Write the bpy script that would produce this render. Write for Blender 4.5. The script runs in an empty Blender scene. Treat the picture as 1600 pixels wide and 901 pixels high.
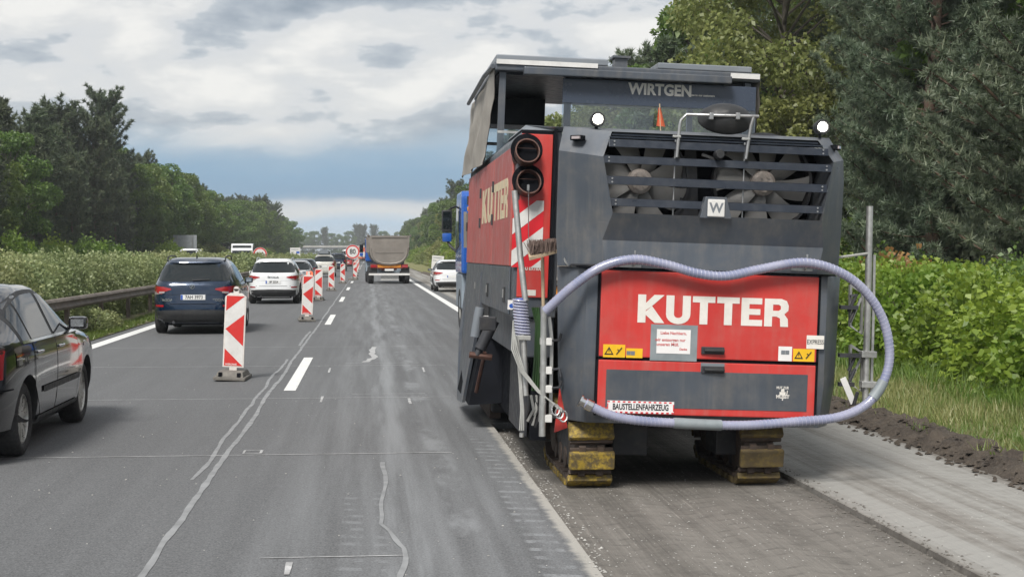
import bpy, bmesh, math, random
import numpy as np
from mathutils import Vector, Matrix, Euler

# ------------------------------------------------------------ camera, sky, sun, exposure
S = bpy.context.scene
COL = S.collection
R = math.radians
CAM_H = 1.72
FPX = 2300.0                                   # focal length in photo pixels (1600 wide)
cam = bpy.data.cameras.new("camera")
cam.sensor_width = 36.0
cam.lens = FPX / 1600.0 * 36.0
cam.clip_start = 0.1
cam.clip_end = 6000
camo = bpy.data.objects.new("camera", cam)
COL.objects.link(camo)
YAW, PITCH = math.atan(225 / FPX), -math.atan(53 / FPX)
camo.location = (0, 0, CAM_H)
camo.rotation_euler = (R(90) + PITCH, 0, -YAW)
S.camera = camo
CROT = Euler((R(90) + PITCH, 0, -YAW)).to_matrix()


def at(u, v, Y):
    """place that a sight line through photo pixel (u, v) reaches at distance Y along the road"""
    d = CROT @ Vector(((u - 800) / FPX, -(v - 450.5) / FPX, -1))
    return Vector((0, 0, CAM_H)) + d * (Y / d.y)


SUN_EL, SUN_AZ = R(48), R(205)                 # azimuth clockwise from +Y
world = bpy.data.worlds.new("World")
S.world = world
world.use_nodes = True
sun = bpy.data.lights.new("sun", 'SUN')
sun.energy = 2.4
sun.angle = R(18)
sun.color = (1.0, 0.965, 0.91)
suno = bpy.data.objects.new("sun", sun)
COL.objects.link(suno)
suno.location = (0, 0, 40)
sd = Vector((math.sin(SUN_AZ) * math.cos(SUN_EL), math.cos(SUN_AZ) * math.cos(SUN_EL), math.sin(SUN_EL)))
suno.rotation_euler = sd.to_track_quat('Z', 'Y').to_euler()
S.view_settings.view_transform = 'Standard'
S.view_settings.look = 'None'
S.view_settings.gamma = 1
S.view_settings.exposure = 0.80
S.view_settings.use_curve_mapping = False
S.cycles.use_denoising = True
S.cycles.max_bounces = 6
S.cycles.diffuse_bounces = 3
S.cycles.transparent_max_bounces = 12
S.cycles.sample_clamp_indirect = 6


# ------------------------------------------------------------ node helper
class NT:
    def __init__(s, tree):
        s.t = tree
        tree.nodes.clear()

    def n(s, typ, **kw):
        nd = s.t.nodes.new(typ)
        for k, v in kw.items():
            setattr(nd, k, v)
        return nd

    def put(s, sock, val):
        if hasattr(val, 'is_linked'):
            s.t.links.new(val, sock)
        elif val is not None:
            if isinstance(val, (tuple, list)) and len(val) == 3 and sock.type == 'RGBA':
                val = (*val, 1)
            sock.default_value = val

    def m(s, op, a, b=None, c=None, clamp=False):
        nd = s.n('ShaderNodeMath', operation=op, use_clamp=clamp)
        for i, x in enumerate((a, b, c)):
            if x is not None:
                s.put(nd.inputs[i], x)
        return nd.outputs[0]

    def add(s, a, b): return s.m('ADD', a, b)
    def sub(s, a, b): return s.m('SUBTRACT', a, b)
    def mul(s, a, b): return s.m('MULTIPLY', a, b)
    def div(s, a, b): return s.m('DIVIDE', a, b)

    def sm(s, x, a, b, lo=0.0, hi=1.0):
        nd = s.n('ShaderNodeMapRange', interpolation_type='SMOOTHSTEP')
        for i, v in enumerate((x, a, b, lo, hi)):
            s.put(nd.inputs[i], v)
        return nd.outputs[0]

    def band(s, x, c, w, soft):
        d = s.m('ABSOLUTE', s.sub(x, c))
        return s.sm(d, w, w + soft, 1.0, 0.0)

    def mix(s, f, a, b, mode='MIX'):
        nd = s.n('ShaderNodeMix', data_type='RGBA', blend_type=mode)
        s.put(nd.inputs[0], f)
        s.put(nd.inputs[6], a)
        s.put(nd.inputs[7], b)
        return nd.outputs[2]

    def noise(s, vec, scale, detail=4, rough=0.55, dist=0.0):
        nd = s.n('ShaderNodeTexNoise')
        if vec is not None:
            s.put(nd.inputs['Vector'], vec)
        nd.inputs['Scale'].default_value = scale
        nd.inputs['Detail'].default_value = detail
        nd.inputs['Roughness'].default_value = rough
        nd.inputs['Distortion'].default_value = dist
        return nd.outputs[0]

    def vor(s, vec, scale, feature='F1', out=0):
        nd = s.n('ShaderNodeTexVoronoi', feature=feature)
        s.put(nd.inputs['Vector'], vec)
        nd.inputs['Scale'].default_value = scale
        return nd.outputs[out]

    def xyz(s, v):
        nd = s.n('ShaderNodeSeparateXYZ')
        s.put(nd.inputs[0], v)
        return nd.outputs

    def vec(s, x, y, z=0.0):
        nd = s.n('ShaderNodeCombineXYZ')
        for i, q in enumerate((x, y, z)):
            s.put(nd.inputs[i], q)
        return nd.outputs[0]

    def ramp(s, f, stops):
        nd = s.n('ShaderNodeValToRGB')
        el = nd.color_ramp.elements
        while len(el) < len(stops):
            el.new(0.5)
        for e, (p, c) in zip(el, stops):
            e.position = p
            e.color = (*c, 1)
        s.put(nd.inputs[0], f)
        return nd.outputs[0]

    def bump(s, h, strength=0.3, dist=0.02):
        nd = s.n('ShaderNodeBump')
        nd.inputs['Strength'].default_value = strength
        nd.inputs['Distance'].default_value = dist
        s.put(nd.inputs['Height'], h)
        return nd.outputs[0]


# ---- world: clear sky behind a broken layer of grey cloud, the same at every azimuth
w = NT(world.node_tree)
g = w.n('ShaderNodeTexCoord').outputs['Generated']
dx, dy, dz = w.xyz(g)
zc = w.m('MAXIMUM', dz, 0.0)
sky = w.n('ShaderNodeTexSky', sky_type='NISHITA')
sky.sun_disc = False
sky.sun_elevation = SUN_EL
sky.sun_rotation = SUN_AZ
skyc = w.mix(1.0, sky.outputs[0], (0.085, 0.085, 0.085), 'MULTIPLY')
inv = w.div(1.0, w.add(zc, 0.10))
az = w.m('ARCTAN2', dx, dy)
p1 = w.vec(w.mul(dx, inv), w.mul(dy, inv), 3.3)
n1 = w.noise(p1, 0.62, 8, 0.56, 0.35)
p2 = w.vec(w.mul(az, 4.6), w.mul(zc, 13.0), 2.4)
n2 = w.noise(p2, 1.15, 6, 0.5, 0.2)
p3 = w.vec(w.mul(az, 11.0), w.mul(zc, 29.0), 5.1)
n3 = w.noise(p3, 1.0, 8, 0.56, 0.15)
p4 = w.vec(w.mul(az, 27.0), w.mul(zc, 60.0), 1.7)
n4 = w.noise(p4, 1.0, 6, 0.55, 0.1)
cl = w.add(w.mul(n1, 0.06), w.add(w.mul(n2, 0.48), w.add(w.mul(n3, 0.36), w.mul(n4, 0.10))))
ccol = w.ramp(cl, [(0.40, (0.225, 0.265, 0.31)), (0.455, (0.34, 0.375, 0.415)), (0.482, (0.42, 0.45, 0.48)), (0.497, (0.55, 0.56, 0.57)),
                   (0.53, (0.57, 0.575, 0.575)), (0.58, (0.70, 0.69, 0.665))])
low = w.ramp(w.add(zc, w.mul(w.sub(n3, 0.5), 0.030)),
             [(0.0, (0.40, 0.51, 0.62)), (0.020, (0.38, 0.50, 0.62)), (0.027, (0.55, 0.57, 0.58)), (0.034, (0.52, 0.54, 0.56)),
              (0.040, (0.17, 0.28, 0.41)), (0.058, (0.19, 0.31, 0.44)), (0.075, (0.30, 0.39, 0.48))])
fl = w.sm(w.add(zc, w.mul(w.sub(n2, 0.5), 0.10)), 0.060, 0.088)
clouds = w.mix(fl, low, ccol)
fin = w.mix(0.93, skyc, clouds)
bg = w.n('ShaderNodeBackground')
w.put(bg.inputs[0], fin)
bg.inputs[1].default_value = 0.77
w.t.links.new(bg.outputs[0], w.n('ShaderNodeOutputWorld').inputs[0])

# ------------------------------------------------------------ materials
MATS = {}


def new_mat(name):
    m = bpy.data.materials.new(name)
    m.use_nodes = True
    t = NT(m.node_tree)
    b = t.n('ShaderNodeBsdfPrincipled')
    o = t.n('ShaderNodeOutputMaterial')
    t.t.links.new(b.outputs[0], o.inputs[0])
    MATS[name] = m
    return m, t, b


def pbr(name, col, rough=0.5, metal=0.0, var=0.12, scale=3.0, dirt=None, dirt_amt=0.0, bump=0.0, bscale=40, coat=0.0, spec=0.5,
        emit=None, estr=0.0, streak=0.0, dth=(0.42, 0.75)):
    """painted / metal / plastic surface with uneven tone, dirt blotches and fine relief"""
    m, t, b = new_mat(name)
    va = t.n('ShaderNodeVectorMath', operation='ADD')
    rnd = t.mul(t.n('ShaderNodeObjectInfo').outputs['Random'], 37.0)
    t.put(va.inputs[0], t.n('ShaderNodeTexCoord').outputs['Object'])
    t.put(va.inputs[1], t.vec(rnd, rnd, 0.0))
    co = va.outputs[0]
    n = t.noise(co, scale, 6, 0.6)
    hi = tuple(min(1, c * (1 + var)) for c in col)
    lo = tuple(c * (1 - var) for c in col)
    c = t.mix(t.sm(n, 0.3, 0.7), lo, hi)
    if dirt_amt:
        nd = t.noise(co, scale * 2.7, 8, 0.7)
        c = t.mix(t.mul(t.sm(nd, dth[0], dth[1]), dirt_amt), c, dirt or (0.2, 0.18, 0.15))
    if streak:
        X_, Y_, Z_ = t.xyz(co)
        run = t.noise(t.vec(t.mul(X_, 14), t.mul(Y_, 14), t.mul(Z_, 0.9)), 1.0, 6, 0.62)
        film = t.noise(co, 1.3, 4, 0.6)
        c = t.mix(t.mul(t.mul(t.sm(run, 0.42, 0.78), t.sm(film, 0.3, 0.65, 0.35, 1.0)), streak), c, (0.30, 0.265, 0.22))
        scr = t.noise(t.vec(t.mul(X_, 3.0), t.mul(Y_, 3.0), t.mul(Z_, 46)), 1.0, 3, 0.7)
        c = t.mix(t.mul(t.sm(scr, 0.70, 0.76), streak * 0.7), c, (0.34, 0.31, 0.28))
    t.put(b.inputs['Base Color'], c)
    t.put(b.inputs['Roughness'], t.sm(t.noise(co, scale * 4, 4), 0.2, 0.8, rough * 0.75, min(1, rough * 1.25)))
    b.inputs['Metallic'].default_value = metal
    b.inputs['Specular IOR Level'].default_value = spec
    if coat:
        b.inputs['Coat Weight'].default_value = coat
        b.inputs['Coat Roughness'].default_value = 0.04
    if bump:
        t.put(b.inputs['Normal'], t.bump(t.noise(co, bscale, 5), bump, 0.01))
    if emit:
        b.inputs['Emission Color'].default_value = (*emit, 1)
        b.inputs['Emission Strength'].default_value = estr
    return m


def leafmat(name, col, col2, trans=0.35, objvar=0.25):
    m, t, b = new_mat(name)
    t.t.nodes.remove(b)
    tint = t.n('ShaderNodeAttribute', attribute_name='tint').outputs['Fac']
    rnd = t.n('ShaderNodeObjectInfo').outputs['Random']
    c = t.mix(tint, col, col2)
    hs = t.n('ShaderNodeHueSaturation')
    t.put(hs.inputs['Hue'], t.add(0.5, t.mul(t.sub(rnd, 0.5), 0.035)))
    t.put(hs.inputs['Value'], t.add(1.0 - objvar / 2, t.mul(t.m('FRACT', t.mul(rnd, 7.13)), objvar)))
    t.put(hs.inputs['Color'], c)
    c = hs.outputs[0]
    d = t.n('ShaderNodeBsdfDiffuse')
    t.put(d.inputs[0], c)
    tr = t.n('ShaderNodeBsdfTranslucent')
    t.put(tr.inputs[0], c)
    mx = t.n('ShaderNodeMixShader')
    mx.inputs[0].default_value = trans
    t.t.links.new(d.outputs[0], mx.inputs[1])
    t.t.links.new(tr.outputs[0], mx.inputs[2])
    gl = t.n('ShaderNodeBsdfGlossy')
    gl.inputs['Roughness'].default_value = 0.5
    mx2 = t.n('ShaderNodeMixShader')
    mx2.inputs[0].default_value = 0.04
    t.t.links.new(mx.outputs[0], mx2.inputs[1])
    t.t.links.new(gl.outputs[0], mx2.inputs[2])
    out = [n for n in t.t.nodes if n.type == 'OUTPUT_MATERIAL'][0]
    t.t.links.new(mx2.outputs[0], out.inputs[0])
    return m


def glassmat(name, tint, refl=0.12, rough=0.02, dust=0.05):
    m, t, b = new_mat(name)
    t.t.nodes.remove(b)
    tr = t.n('ShaderNodeBsdfTransparent')
    tr.inputs[0].default_value = (*tint, 1)
    gl = t.n('ShaderNodeBsdfGlossy')
    gl.inputs['Roughness'].default_value = rough
    fr = t.n('ShaderNodeFresnel')
    fr.inputs[0].default_value = 1.5
    df = t.n('ShaderNodeBsdfDiffuse')
    df.inputs[0].default_value = (0.30, 0.34, 0.38, 1)
    md = t.n('ShaderNodeMixShader')
    t.put(md.inputs[0], t.mul(t.sm(t.noise(t.n('ShaderNodeTexCoord').outputs['Object'], 2.0, 5), 0.3, 0.7, 0.6, 1.2), dust))
    t.t.links.new(tr.outputs[0], md.inputs[1])
    t.t.links.new(df.outputs[0], md.inputs[2])
    mx = t.n('ShaderNodeMixShader')
    t.put(mx.inputs[0], t.add(fr.outputs[0], refl))
    t.t.links.new(md.outputs[0], mx.inputs[1])
    t.t.links.new(gl.outputs[0], mx.inputs[2])
    out = [n for n in t.t.nodes if n.type == 'OUTPUT_MATERIAL'][0]
    t.t.links.new(mx.outputs[0], out.inputs[0])
    return m


# --- ground surfaces
def mat_asphalt():
    m, t, b = new_mat('asphalt')
    pos = t.n('ShaderNodeNewGeometry').outputs['Position']
    X, Y, Z = t.xyz(pos)
    fine = t.noise(pos, 75, 3, 0.75)
    mid = t.noise(pos, 7, 5, 0.6)
    streak = t.noise(t.vec(t.mul(X, 5), t.mul(Y, 0.16), 0), 1.0, 5, 0.6)
    big = t.noise(t.vec(t.mul(X, 0.6), t.mul(Y, 0.12), 5), 1.0, 3)
    v = t.add(t.mul(t.sm(fine, 0.28, 0.72), 0.085), t.add(t.mul(mid, 0.028), t.add(t.mul(streak, 0.035), t.mul(big, 0.03))))
    v = t.add(t.mul(v, 1.22), 0.016)
    v = t.add(v, t.mul(t.sub(t.sm(t.noise(pos, 30, 3, 0.8), 0.3, 0.7), 0.5), 0.046))
    spk = t.vor(pos, 55)
    v = t.add(v, t.mul(t.mul(t.sm(spk, 0.10, 0.2, 1, 0), t.sm(t.noise(pos, 30, 2), 0.55, 0.7)), 0.22))
    c = t.n('ShaderNodeCombineColor')
    t.put(c.inputs[0], t.mul(v, 0.98)); t.put(c.inputs[1], v); t.put(c.inputs[2], t.mul(v, 1.03))
    col = c.outputs[0]
    wob = t.add(X, t.mul(t.sub(t.noise(t.vec(0.0, t.mul(Y, 0.25), 0), 1.0, 2), 0.5), 0.35))
    patch = t.noise(t.vec(t.mul(X, 2.0), t.mul(Y, 0.55), 9), 1.0, 5, 0.65)
    dust = t.mul(t.band(wob, 0.22, 0.05, 0.16), t.sm(streak, 0.25, 0.65))
    dust2 = t.mul(t.band(wob, 0.60, 0.06, 0.12), t.sm(patch, 0.42, 0.66))
    dust3 = t.mul(t.band(wob, 0.4, 0.5, 1.1), t.mul(t.sm(streak, 0.30, 0.75), 0.42))
    dust4 = t.mul(t.band(wob, 1.9, 0.05, 0.2), t.mul(t.sm(streak, 0.3, 0.7), 0.5))
    rib = t.sm(t.m('SINE', t.mul(t.add(Y, t.mul(X, 0.25)), 2 * math.pi / 0.235)), 0.15, 0.6)
    ribn = t.sm(t.noise(t.vec(t.mul(X, 9), t.mul(Y, 3), 2), 1.0, 5, 0.7), 0.36, 0.6)
    l1 = t.add(t.band(X, -0.10, 0.055, 0.03), t.band(X, 0.10, 0.06, 0.03))
    l1 = t.mul(l1, t.mul(t.sm(Y, 11.3, 10.2), 0.5))
    l3 = t.mul(t.band(X, 1.04, 0.08, 0.04), t.mul(t.sm(Y, 15.0, 13.0), 0.75))
    lad = t.mul(t.mul(t.add(l1, l3), rib), ribn)
    rim = t.mul(t.band(t.add(X, t.mul(t.sub(mid, 0.5), 0.14)), 1.235, 0.02, 0.06), t.sm(Y, 16, 15.2))
    f = t.m('MAXIMUM', t.mul(dust, 0.8), t.mul(dust2, 0.75))
    f = t.m('MAXIMUM', f, dust3)
    f = t.m('MAXIMUM', f, t.mul(dust4, 0.6))
    f = t.m('MAXIMUM', f, lad)
    f = t.mul(f, t.sm(fine, 0.25, 0.55, 0.55, 1.0))
    f = t.mul(f, t.sm(Y, 170, 40, 0.5, 1.0))
    col = t.mix(f, col, (0.27, 0.28, 0.29))
    col = t.mix(rim, col, (0.36, 0.345, 0.315))
    t.put(b.inputs['Base Color'], col)
    b.inputs['Roughness'].default_value = 0.82
    b.inputs['Specular IOR Level'].default_value = 0.35
    t.put(b.inputs['Normal'], t.bump(t.add(fine, t.mul(spk, 0.5)), 0.5, 0.006))
    return m


def mat_milled(name, base, light, amt, rib=0.5, ln=0.10):
    m, t, b = new_mat(name)
    pos = t.n('ShaderNodeNewGeometry').outputs['Position']
    X, Y, Z = t.xyz(pos)
    fine = t.noise(pos, 60, 4, 0.7)
    groove = t.noise(t.vec(t.mul(X, 34), t.mul(Y, 0.35), 0), 1.0, 4, 0.6)
    lane = t.noise(t.vec(t.mul(X, 3.2), t.mul(Y, ln), 4), 1.0, 4, 0.55)
    chev = t.m('SINE', t.mul(t.add(Y, t.mul(t.m('PINGPONG', X, 0.31), 0.6)), 2 * math.pi / 0.17))
    mid = t.noise(pos, 5, 5, 0.6)
    spk = t.vor(t.vec(X, t.mul(Y, 0.6), Z), 17)
    sp2 = t.mul(t.sm(spk, 0.07, 0.16, 1, 0), t.sm(t.noise(pos, 9, 2), 0.5, 0.62))
    row = t.mul(t.sm(groove, 0.62, 0.70), t.sm(mid, 0.45, 0.6))
    f = t.add(t.mul(groove, 0.35), t.add(t.mul(fine, 0.35), t.mul(mid, 0.3)))
    col = t.mix(t.sm(f, 0.35, 0.65), tuple(c * 0.72 for c in base), tuple(c * 1.3 for c in base))
    col = t.mix(t.mul(t.sm(t.add(t.mul(lane, 0.88), t.mul(mid, 0.12)), 0.40, 0.60), amt), col, light)
    col = t.mix(t.mul(row, 0.75), col, tuple(min(1, c * 1.35) for c in light))
    col = t.mix(t.mul(sp2, 0.85), col, (0.52, 0.51, 0.48))
    t.put(b.inputs['Base Color'], col)
    b.inputs['Roughness'].default_value = 0.9
    h = t.add(t.mul(groove, 1.0), t.add(t.mul(fine, 0.4), t.mul(chev, 0.10)))
    col = t.mix(t.mul(t.mul(t.sm(chev, 0.55, 0.95), t.sm(t.noise(t.vec(t.mul(X, 6), t.mul(Y, 5), 1), 1.0, 4, 0.7), 0.45, 0.62)), rib), col, tuple(c * 0.62 for c in base))  # shade of the cutter-rib relief put into the colour as darker bands
    t.put(b.inputs['Base Color'], col)
    t.put(b.inputs['Normal'], t.bump(h, 0.8, 0.014))
    return m


def mat_soil(name, a, bb, c2, sc=1.6):
    m, t, b = new_mat(name)
    pos = t.n('ShaderNodeNewGeometry').outputs['Position']
    n = t.noise(pos, sc, 7, 0.65)
    f = t.noise(pos, 26, 5, 0.7)
    col = t.mix(t.sm(n, 0.35, 0.62), a, bb)
    col = t.mix(t.mul(t.sm(f, 0.45, 0.7), 0.6), col, c2)
    t.put(b.inputs['Base Color'], col)
    b.inputs['Roughness'].default_value = 0.95
    t.put(b.inputs['Normal'], t.bump(f, 0.9, 0.05))
    return m


mat_asphalt()
mat_milled('milled_fresh', (0.128, 0.118, 0.105), (0.215, 0.20, 0.18), 0.6)
mat_milled('milled_old', (0.165, 0.15, 0.132), (0.31, 0.303, 0.285), 0.95, 0.22, 0.045)
mat_soil('meadow', (0.14, 0.15, 0.045), (0.24, 0.215, 0.10), (0.10, 0.13, 0.03))
mat_soil('verge_dirt', (0.085, 0.065, 0.048), (0.12, 0.14, 0.035), (0.15, 0.12, 0.085), 1.1)
mat_soil('dark_earth', (0.055, 0.043, 0.034), (0.10, 0.08, 0.062), (0.15, 0.125, 0.10), 3.5)
mat_soil('forest_floor', (0.05, 0.045, 0.025), (0.08, 0.09, 0.03), (0.10, 0.08, 0.05), 0.6)

pbr('marking', (0.74, 0.74, 0.72), 0.6, var=0.08, scale=9, dirt=(0.35, 0.35, 0.34), dirt_amt=0.45, bump=0.2)
pbr('sealant', (0.245, 0.25, 0.255), 0.75, var=0.2, scale=5, bump=0.2)
pbr('chalk', (0.42, 0.42, 0.42), 0.9, var=0.3, scale=6, dirt=(0.15, 0.15, 0.15), dirt_amt=0.6)
pbr('pebbles', (0.36, 0.35, 0.33), 0.9, var=0.3, scale=8)
pbr('slate_paint', (0.082, 0.095, 0.115), 0.36, 0.25, 0.10, 1.6, (0.20, 0.18, 0.155), 0.36, 0.03, 120, streak=0.24)
pbr('slate_light', (0.20, 0.22, 0.245), 0.4, 0.2, 0.08, 2, (0.25, 0.23, 0.2), 0.2)
pbr('dark_steel', (0.030, 0.032, 0.038), 0.6, 0.1, 0.25, 4, (0.10, 0.085, 0.07), 0.4)
pbr('bar_paint', (0.016, 0.022, 0.034), 0.35, 0.2, 0.1, 4, (0.10, 0.10, 0.1), 0.18)
pbr('black_void', (0.010, 0.011, 0.014), 0.8, 0, 0.3, 4, spec=0.05)
pbr('red_paint', (0.56, 0.040, 0.034), 0.42, 0, 0.10, 1.7, (0.42, 0.12, 0.10), 0.40, coat=0.10, streak=0.22)
pbr('red_faded', (0.42, 0.075, 0.065), 0.5, 0, 0.12, 1.7, (0.36, 0.20, 0.18), 0.45, streak=0.35)
pbr('red_film', (0.62, 0.018, 0.028), 0.4, 0, 0.06, 2)
pbr('white_print', (0.72, 0.69, 0.64), 0.5, 0, 0.05, 6, (0.5, 0.45, 0.4), 0.25)
pbr('cream_print', (0.66, 0.55, 0.36), 0.5, 0, 0.06, 6)
pbr('paper', (0.76, 0.74, 0.73), 0.6, 0, 0.04, 5)
pbr('red_print', (0.55, 0.10, 0.10), 0.6)
pbr('black_print', (0.015, 0.015, 0.018), 0.5)
pbr('yellow_film', (0.80, 0.47, 0.015), 0.45, 0, 0.06, 5)
pbr('grey_tape', (0.22, 0.25, 0.265), 0.5, 0, 0.12, 8, (0.3, 0.3, 0.3), 0.3)
pbr('aluminium', (0.50, 0.50, 0.485), 0.42, 0.75, 0.12, 6, (0.30, 0.28, 0.25), 0.45, 0.05, 60)
pbr('steel_tube', (0.42, 0.42, 0.42), 0.35, 0.8, 0.12, 8, (0.2, 0.17, 0.14), 0.4)
pbr('rusty_pipe', (0.085, 0.045, 0.036), 0.6, 0.4, 0.3, 9, (0.17, 0.07, 0.04), 0.6, 0.2, 60)
pbr('fan_plastic', (0.23, 0.225, 0.22), 0.55, 0, 0.14, 5, (0.22, 0.2, 0.18), 0.5)
pbr('fan_hub', (0.50, 0.44, 0.40), 0.5, 0.1, 0.2, 14, (0.22, 0.17, 0.14), 0.7)
pbr('pad_yellow', (0.40, 0.275, 0.035), 0.75, 0, 0.3, 7, (0.085, 0.066, 0.04), 0.92, 0.4, 50, dth=(0.34, 0.62))
pbr('pad_worn', (0.115, 0.085, 0.042), 0.8, 0, 0.3, 6, (0.34, 0.24, 0.04), 0.55, 0.4, 50)
pbr('track_steel', (0.095, 0.075, 0.064), 0.65, 0.4, 0.3, 7, (0.15, 0.10, 0.075), 0.7, 0.3, 50)
pbr('canvas', (0.34, 0.315, 0.28), 0.9, 0, 0.15, 2.2, (0.22, 0.19, 0.16), 0.5, 0.25, 18)
pbr('broom_wood', (0.52, 0.40, 0.27), 0.65, 0, 0.15, 9)
pbr('bristle', (0.20, 0.145, 0.125), 0.9, 0, 0.3, 30, bump=0.6, bscale=140)
pbr('cable_grey', (0.36, 0.36, 0.34), 0.55, 0.1, 0.15, 9)
pbr('cable_green', (0.035, 0.085, 0.025), 0.5, 0, 0.15, 9)
pbr('orange_flag', (0.60, 0.12, 0.05), 0.7, 0, 0.08, 5)
pbr('lamp_glow', (1, 1, 1), 0.4, emit=(1.0, 0.97, 0.85), estr=16)
pbr('brake_glow', (0.6, 0.05, 0.03), 0.3, emit=(1.0, 0.12, 0.05), estr=1.6)
pbr('rail_rust', (0.17, 0.145, 0.125), 0.75, 0.3, 0.25, 1.6, (0.10, 0.065, 0.045), 0.6, 0.2, 40)
pbr('concrete', (0.40, 0.385, 0.35), 0.85, 0, 0.14, 0.6, (0.2, 0.19, 0.17), 0.5)
pbr('concrete_shaded', (0.10, 0.105, 0.115), 0.85, 0, 0.1, 0.5)  # darker copy of the concrete: shade under the bridge put into its colour
pbr('bark_pine', (0.125, 0.078, 0.055), 0.9, 0, 0.4, 3, (0.09, 0.07, 0.06), 0.6, 0.6, 12)
pbr('bark_grey', (0.11, 0.095, 0.075), 0.9, 0, 0.4, 3, (0.06, 0.055, 0.045), 0.5, 0.6, 12)
pbr('rubber', (0.022, 0.022, 0.023), 0.78, 0, 0.2, 9, (0.08, 0.075, 0.07), 0.25)
pbr('rim_silver', (0.50, 0.49, 0.46), 0.32, 0.7, 0.08, 9, (0.25, 0.22, 0.19), 0.35)
pbr('car_black', (0.012, 0.012, 0.015), 0.12, 0.3, 0.1, 2, (0.06, 0.055, 0.05), 0.10, coat=1.0)
pbr('car_blue', (0.004, 0.019, 0.050), 0.2, 0.35, 0.08, 2, (0.05, 0.06, 0.08), 0.12, coat=1.0)
pbr('car_white', (0.70, 0.71, 0.72), 0.22, 0, 0.03, 2, (0.5, 0.5, 0.48), 0.15, coat=0.7)
pbr('car_silver', (0.46, 0.47, 0.48), 0.25, 0.5, 0.05, 2, coat=0.7)
pbr('car_teal', (0.035, 0.055, 0.07), 0.2, 0.3, 0.05, 2, coat=0.7)
pbr('car_beige', (0.56, 0.55, 0.50), 0.25, 0.1, 0.05, 2, coat=0.7)
pbr('car_red', (0.35, 0.03, 0.03), 0.25, 0.1, 0.05, 2, coat=0.7)
pbr('trim_black', (0.020, 0.021, 0.023), 0.55, 0, 0.15, 5, (0.07, 0.065, 0.06), 0.3)
pbr('chrome', (0.72, 0.72, 0.72), 0.12, 1.0, 0.03, 5)
pbr('car_glass', (0.010, 0.014, 0.016), 0.03, 0, 0.05, 2, spec=0.55)
pbr('lens_red', (0.33, 0.010, 0.014), 0.12, 0, 0.08, 6, coat=1.0)
pbr('lens_clear', (0.42, 0.36, 0.36), 0.15, 0.2, 0.1, 9, coat=1.0)
pbr('lens_amber', (0.55, 0.25, 0.03), 0.2, 0, 0.08, 6, coat=0.5)
pbr('plate_white', (0.72, 0.72, 0.71), 0.4, 0, 0.03)
pbr('plate_blue', (0.03, 0.10, 0.42), 0.4, 0, 0.03)
pbr('board_white', (0.66, 0.65, 0.63), 0.45, 0, 0.06, 6, (0.42, 0.4, 0.38), 0.3)
pbr('board_frame', (0.70, 0.66, 0.62), 0.5, 0, 0.06, 6, (0.42, 0.38, 0.34), 0.4)
pbr('board_red', (0.58, 0.028, 0.024), 0.42, 0, 0.06, 6, (0.4, 0.15, 0.12), 0.15)
pbr('foot_rubber', (0.15, 0.14, 0.125), 0.85, 0, 0.2, 10, (0.25, 0.23, 0.2), 0.5, 0.4, 50)
pbr('cab_blue', (0.012, 0.085, 0.36), 0.28, 0, 0.06, 2, coat=0.6)
pbr('cab_pale', (0.26, 0.31, 0.36), 0.4, 0.1, 0.08, 2)
pbr('trough_grey', (0.235, 0.212, 0.19), 0.6, 0.25, 0.15, 1.2, (0.18, 0.15, 0.13), 0.5, 0.1, 20)
pbr('chassis_red', (0.16, 0.025, 0.022), 0.6, 0, 0.2, 3)
pbr('orange_plate', (0.62, 0.22, 0.02), 0.5)
pbr('sign_back', (0.34, 0.36, 0.38), 0.5, 0.4, 0.08, 2)
glassmat('cab_glass', (0.86, 0.92, 0.95), 0.03)
glassmat('cab_glass_smoked', (0.80, 0.86, 0.92), 0.03, dust=0.11)
pbr('tint_band', (0.045, 0.058, 0.085), 0.25, 0, 0.05, 3)

leafmat('pine_near', (0.115, 0.165, 0.105), (0.27, 0.315, 0.20), 0.4)
leafmat('pine_far', (0.062, 0.092, 0.050), (0.165, 0.195, 0.095), 0.3)
leafmat('leaf_green', (0.070, 0.135, 0.026), (0.19, 0.275, 0.055), 0.45, 0.3)
leafmat('leaf_lime', (0.10, 0.19, 0.020), (0.27, 0.375, 0.05), 0.45, 0.32)
leafmat('leaf_olive', (0.15, 0.185, 0.050), (0.29, 0.31, 0.105), 0.45, 0.2)
leafmat('leaf_grey', (0.145, 0.19, 0.070), (0.35, 0.39, 0.18), 0.4, 0.22)
leafmat('leaf_rust', (0.25, 0.14, 0.045), (0.38, 0.22, 0.08), 0.4)
leafmat('grass_blade', (0.125, 0.20, 0.035), (0.40, 0.37, 0.17), 0.35)
leafmat('grass_green', (0.075, 0.15, 0.02), (0.18, 0.24, 0.05), 0.35)


def mat_hose():
    m, t, b = new_mat('hose_plastic')
    co = t.n('ShaderNodeTexCoord').outputs['Object']
    n = t.noise(co, 5, 4)
    t.put(b.inputs['Base Color'], t.mix(t.sm(n, 0.3, 0.7), (0.23, 0.25, 0.37), (0.34, 0.345, 0.45)))
    b.inputs['Roughness'].default_value = 0.25
    b.inputs['Subsurface Weight'].default_value = 0.3
    b.inputs['Subsurface Radius'].default_value = (0.02, 0.02, 0.03)
    b.inputs['Coat Weight'].default_value = 0.5
    return m


mat_hose()
pbr('hose_rib', (0.36, 0.37, 0.47), 0.35, 0, 0.15, 4, (0.24, 0.22, 0.2), 0.4, coat=0.3)
pbr('coil_blue', (0.10, 0.13, 0.46), 0.4)


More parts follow.
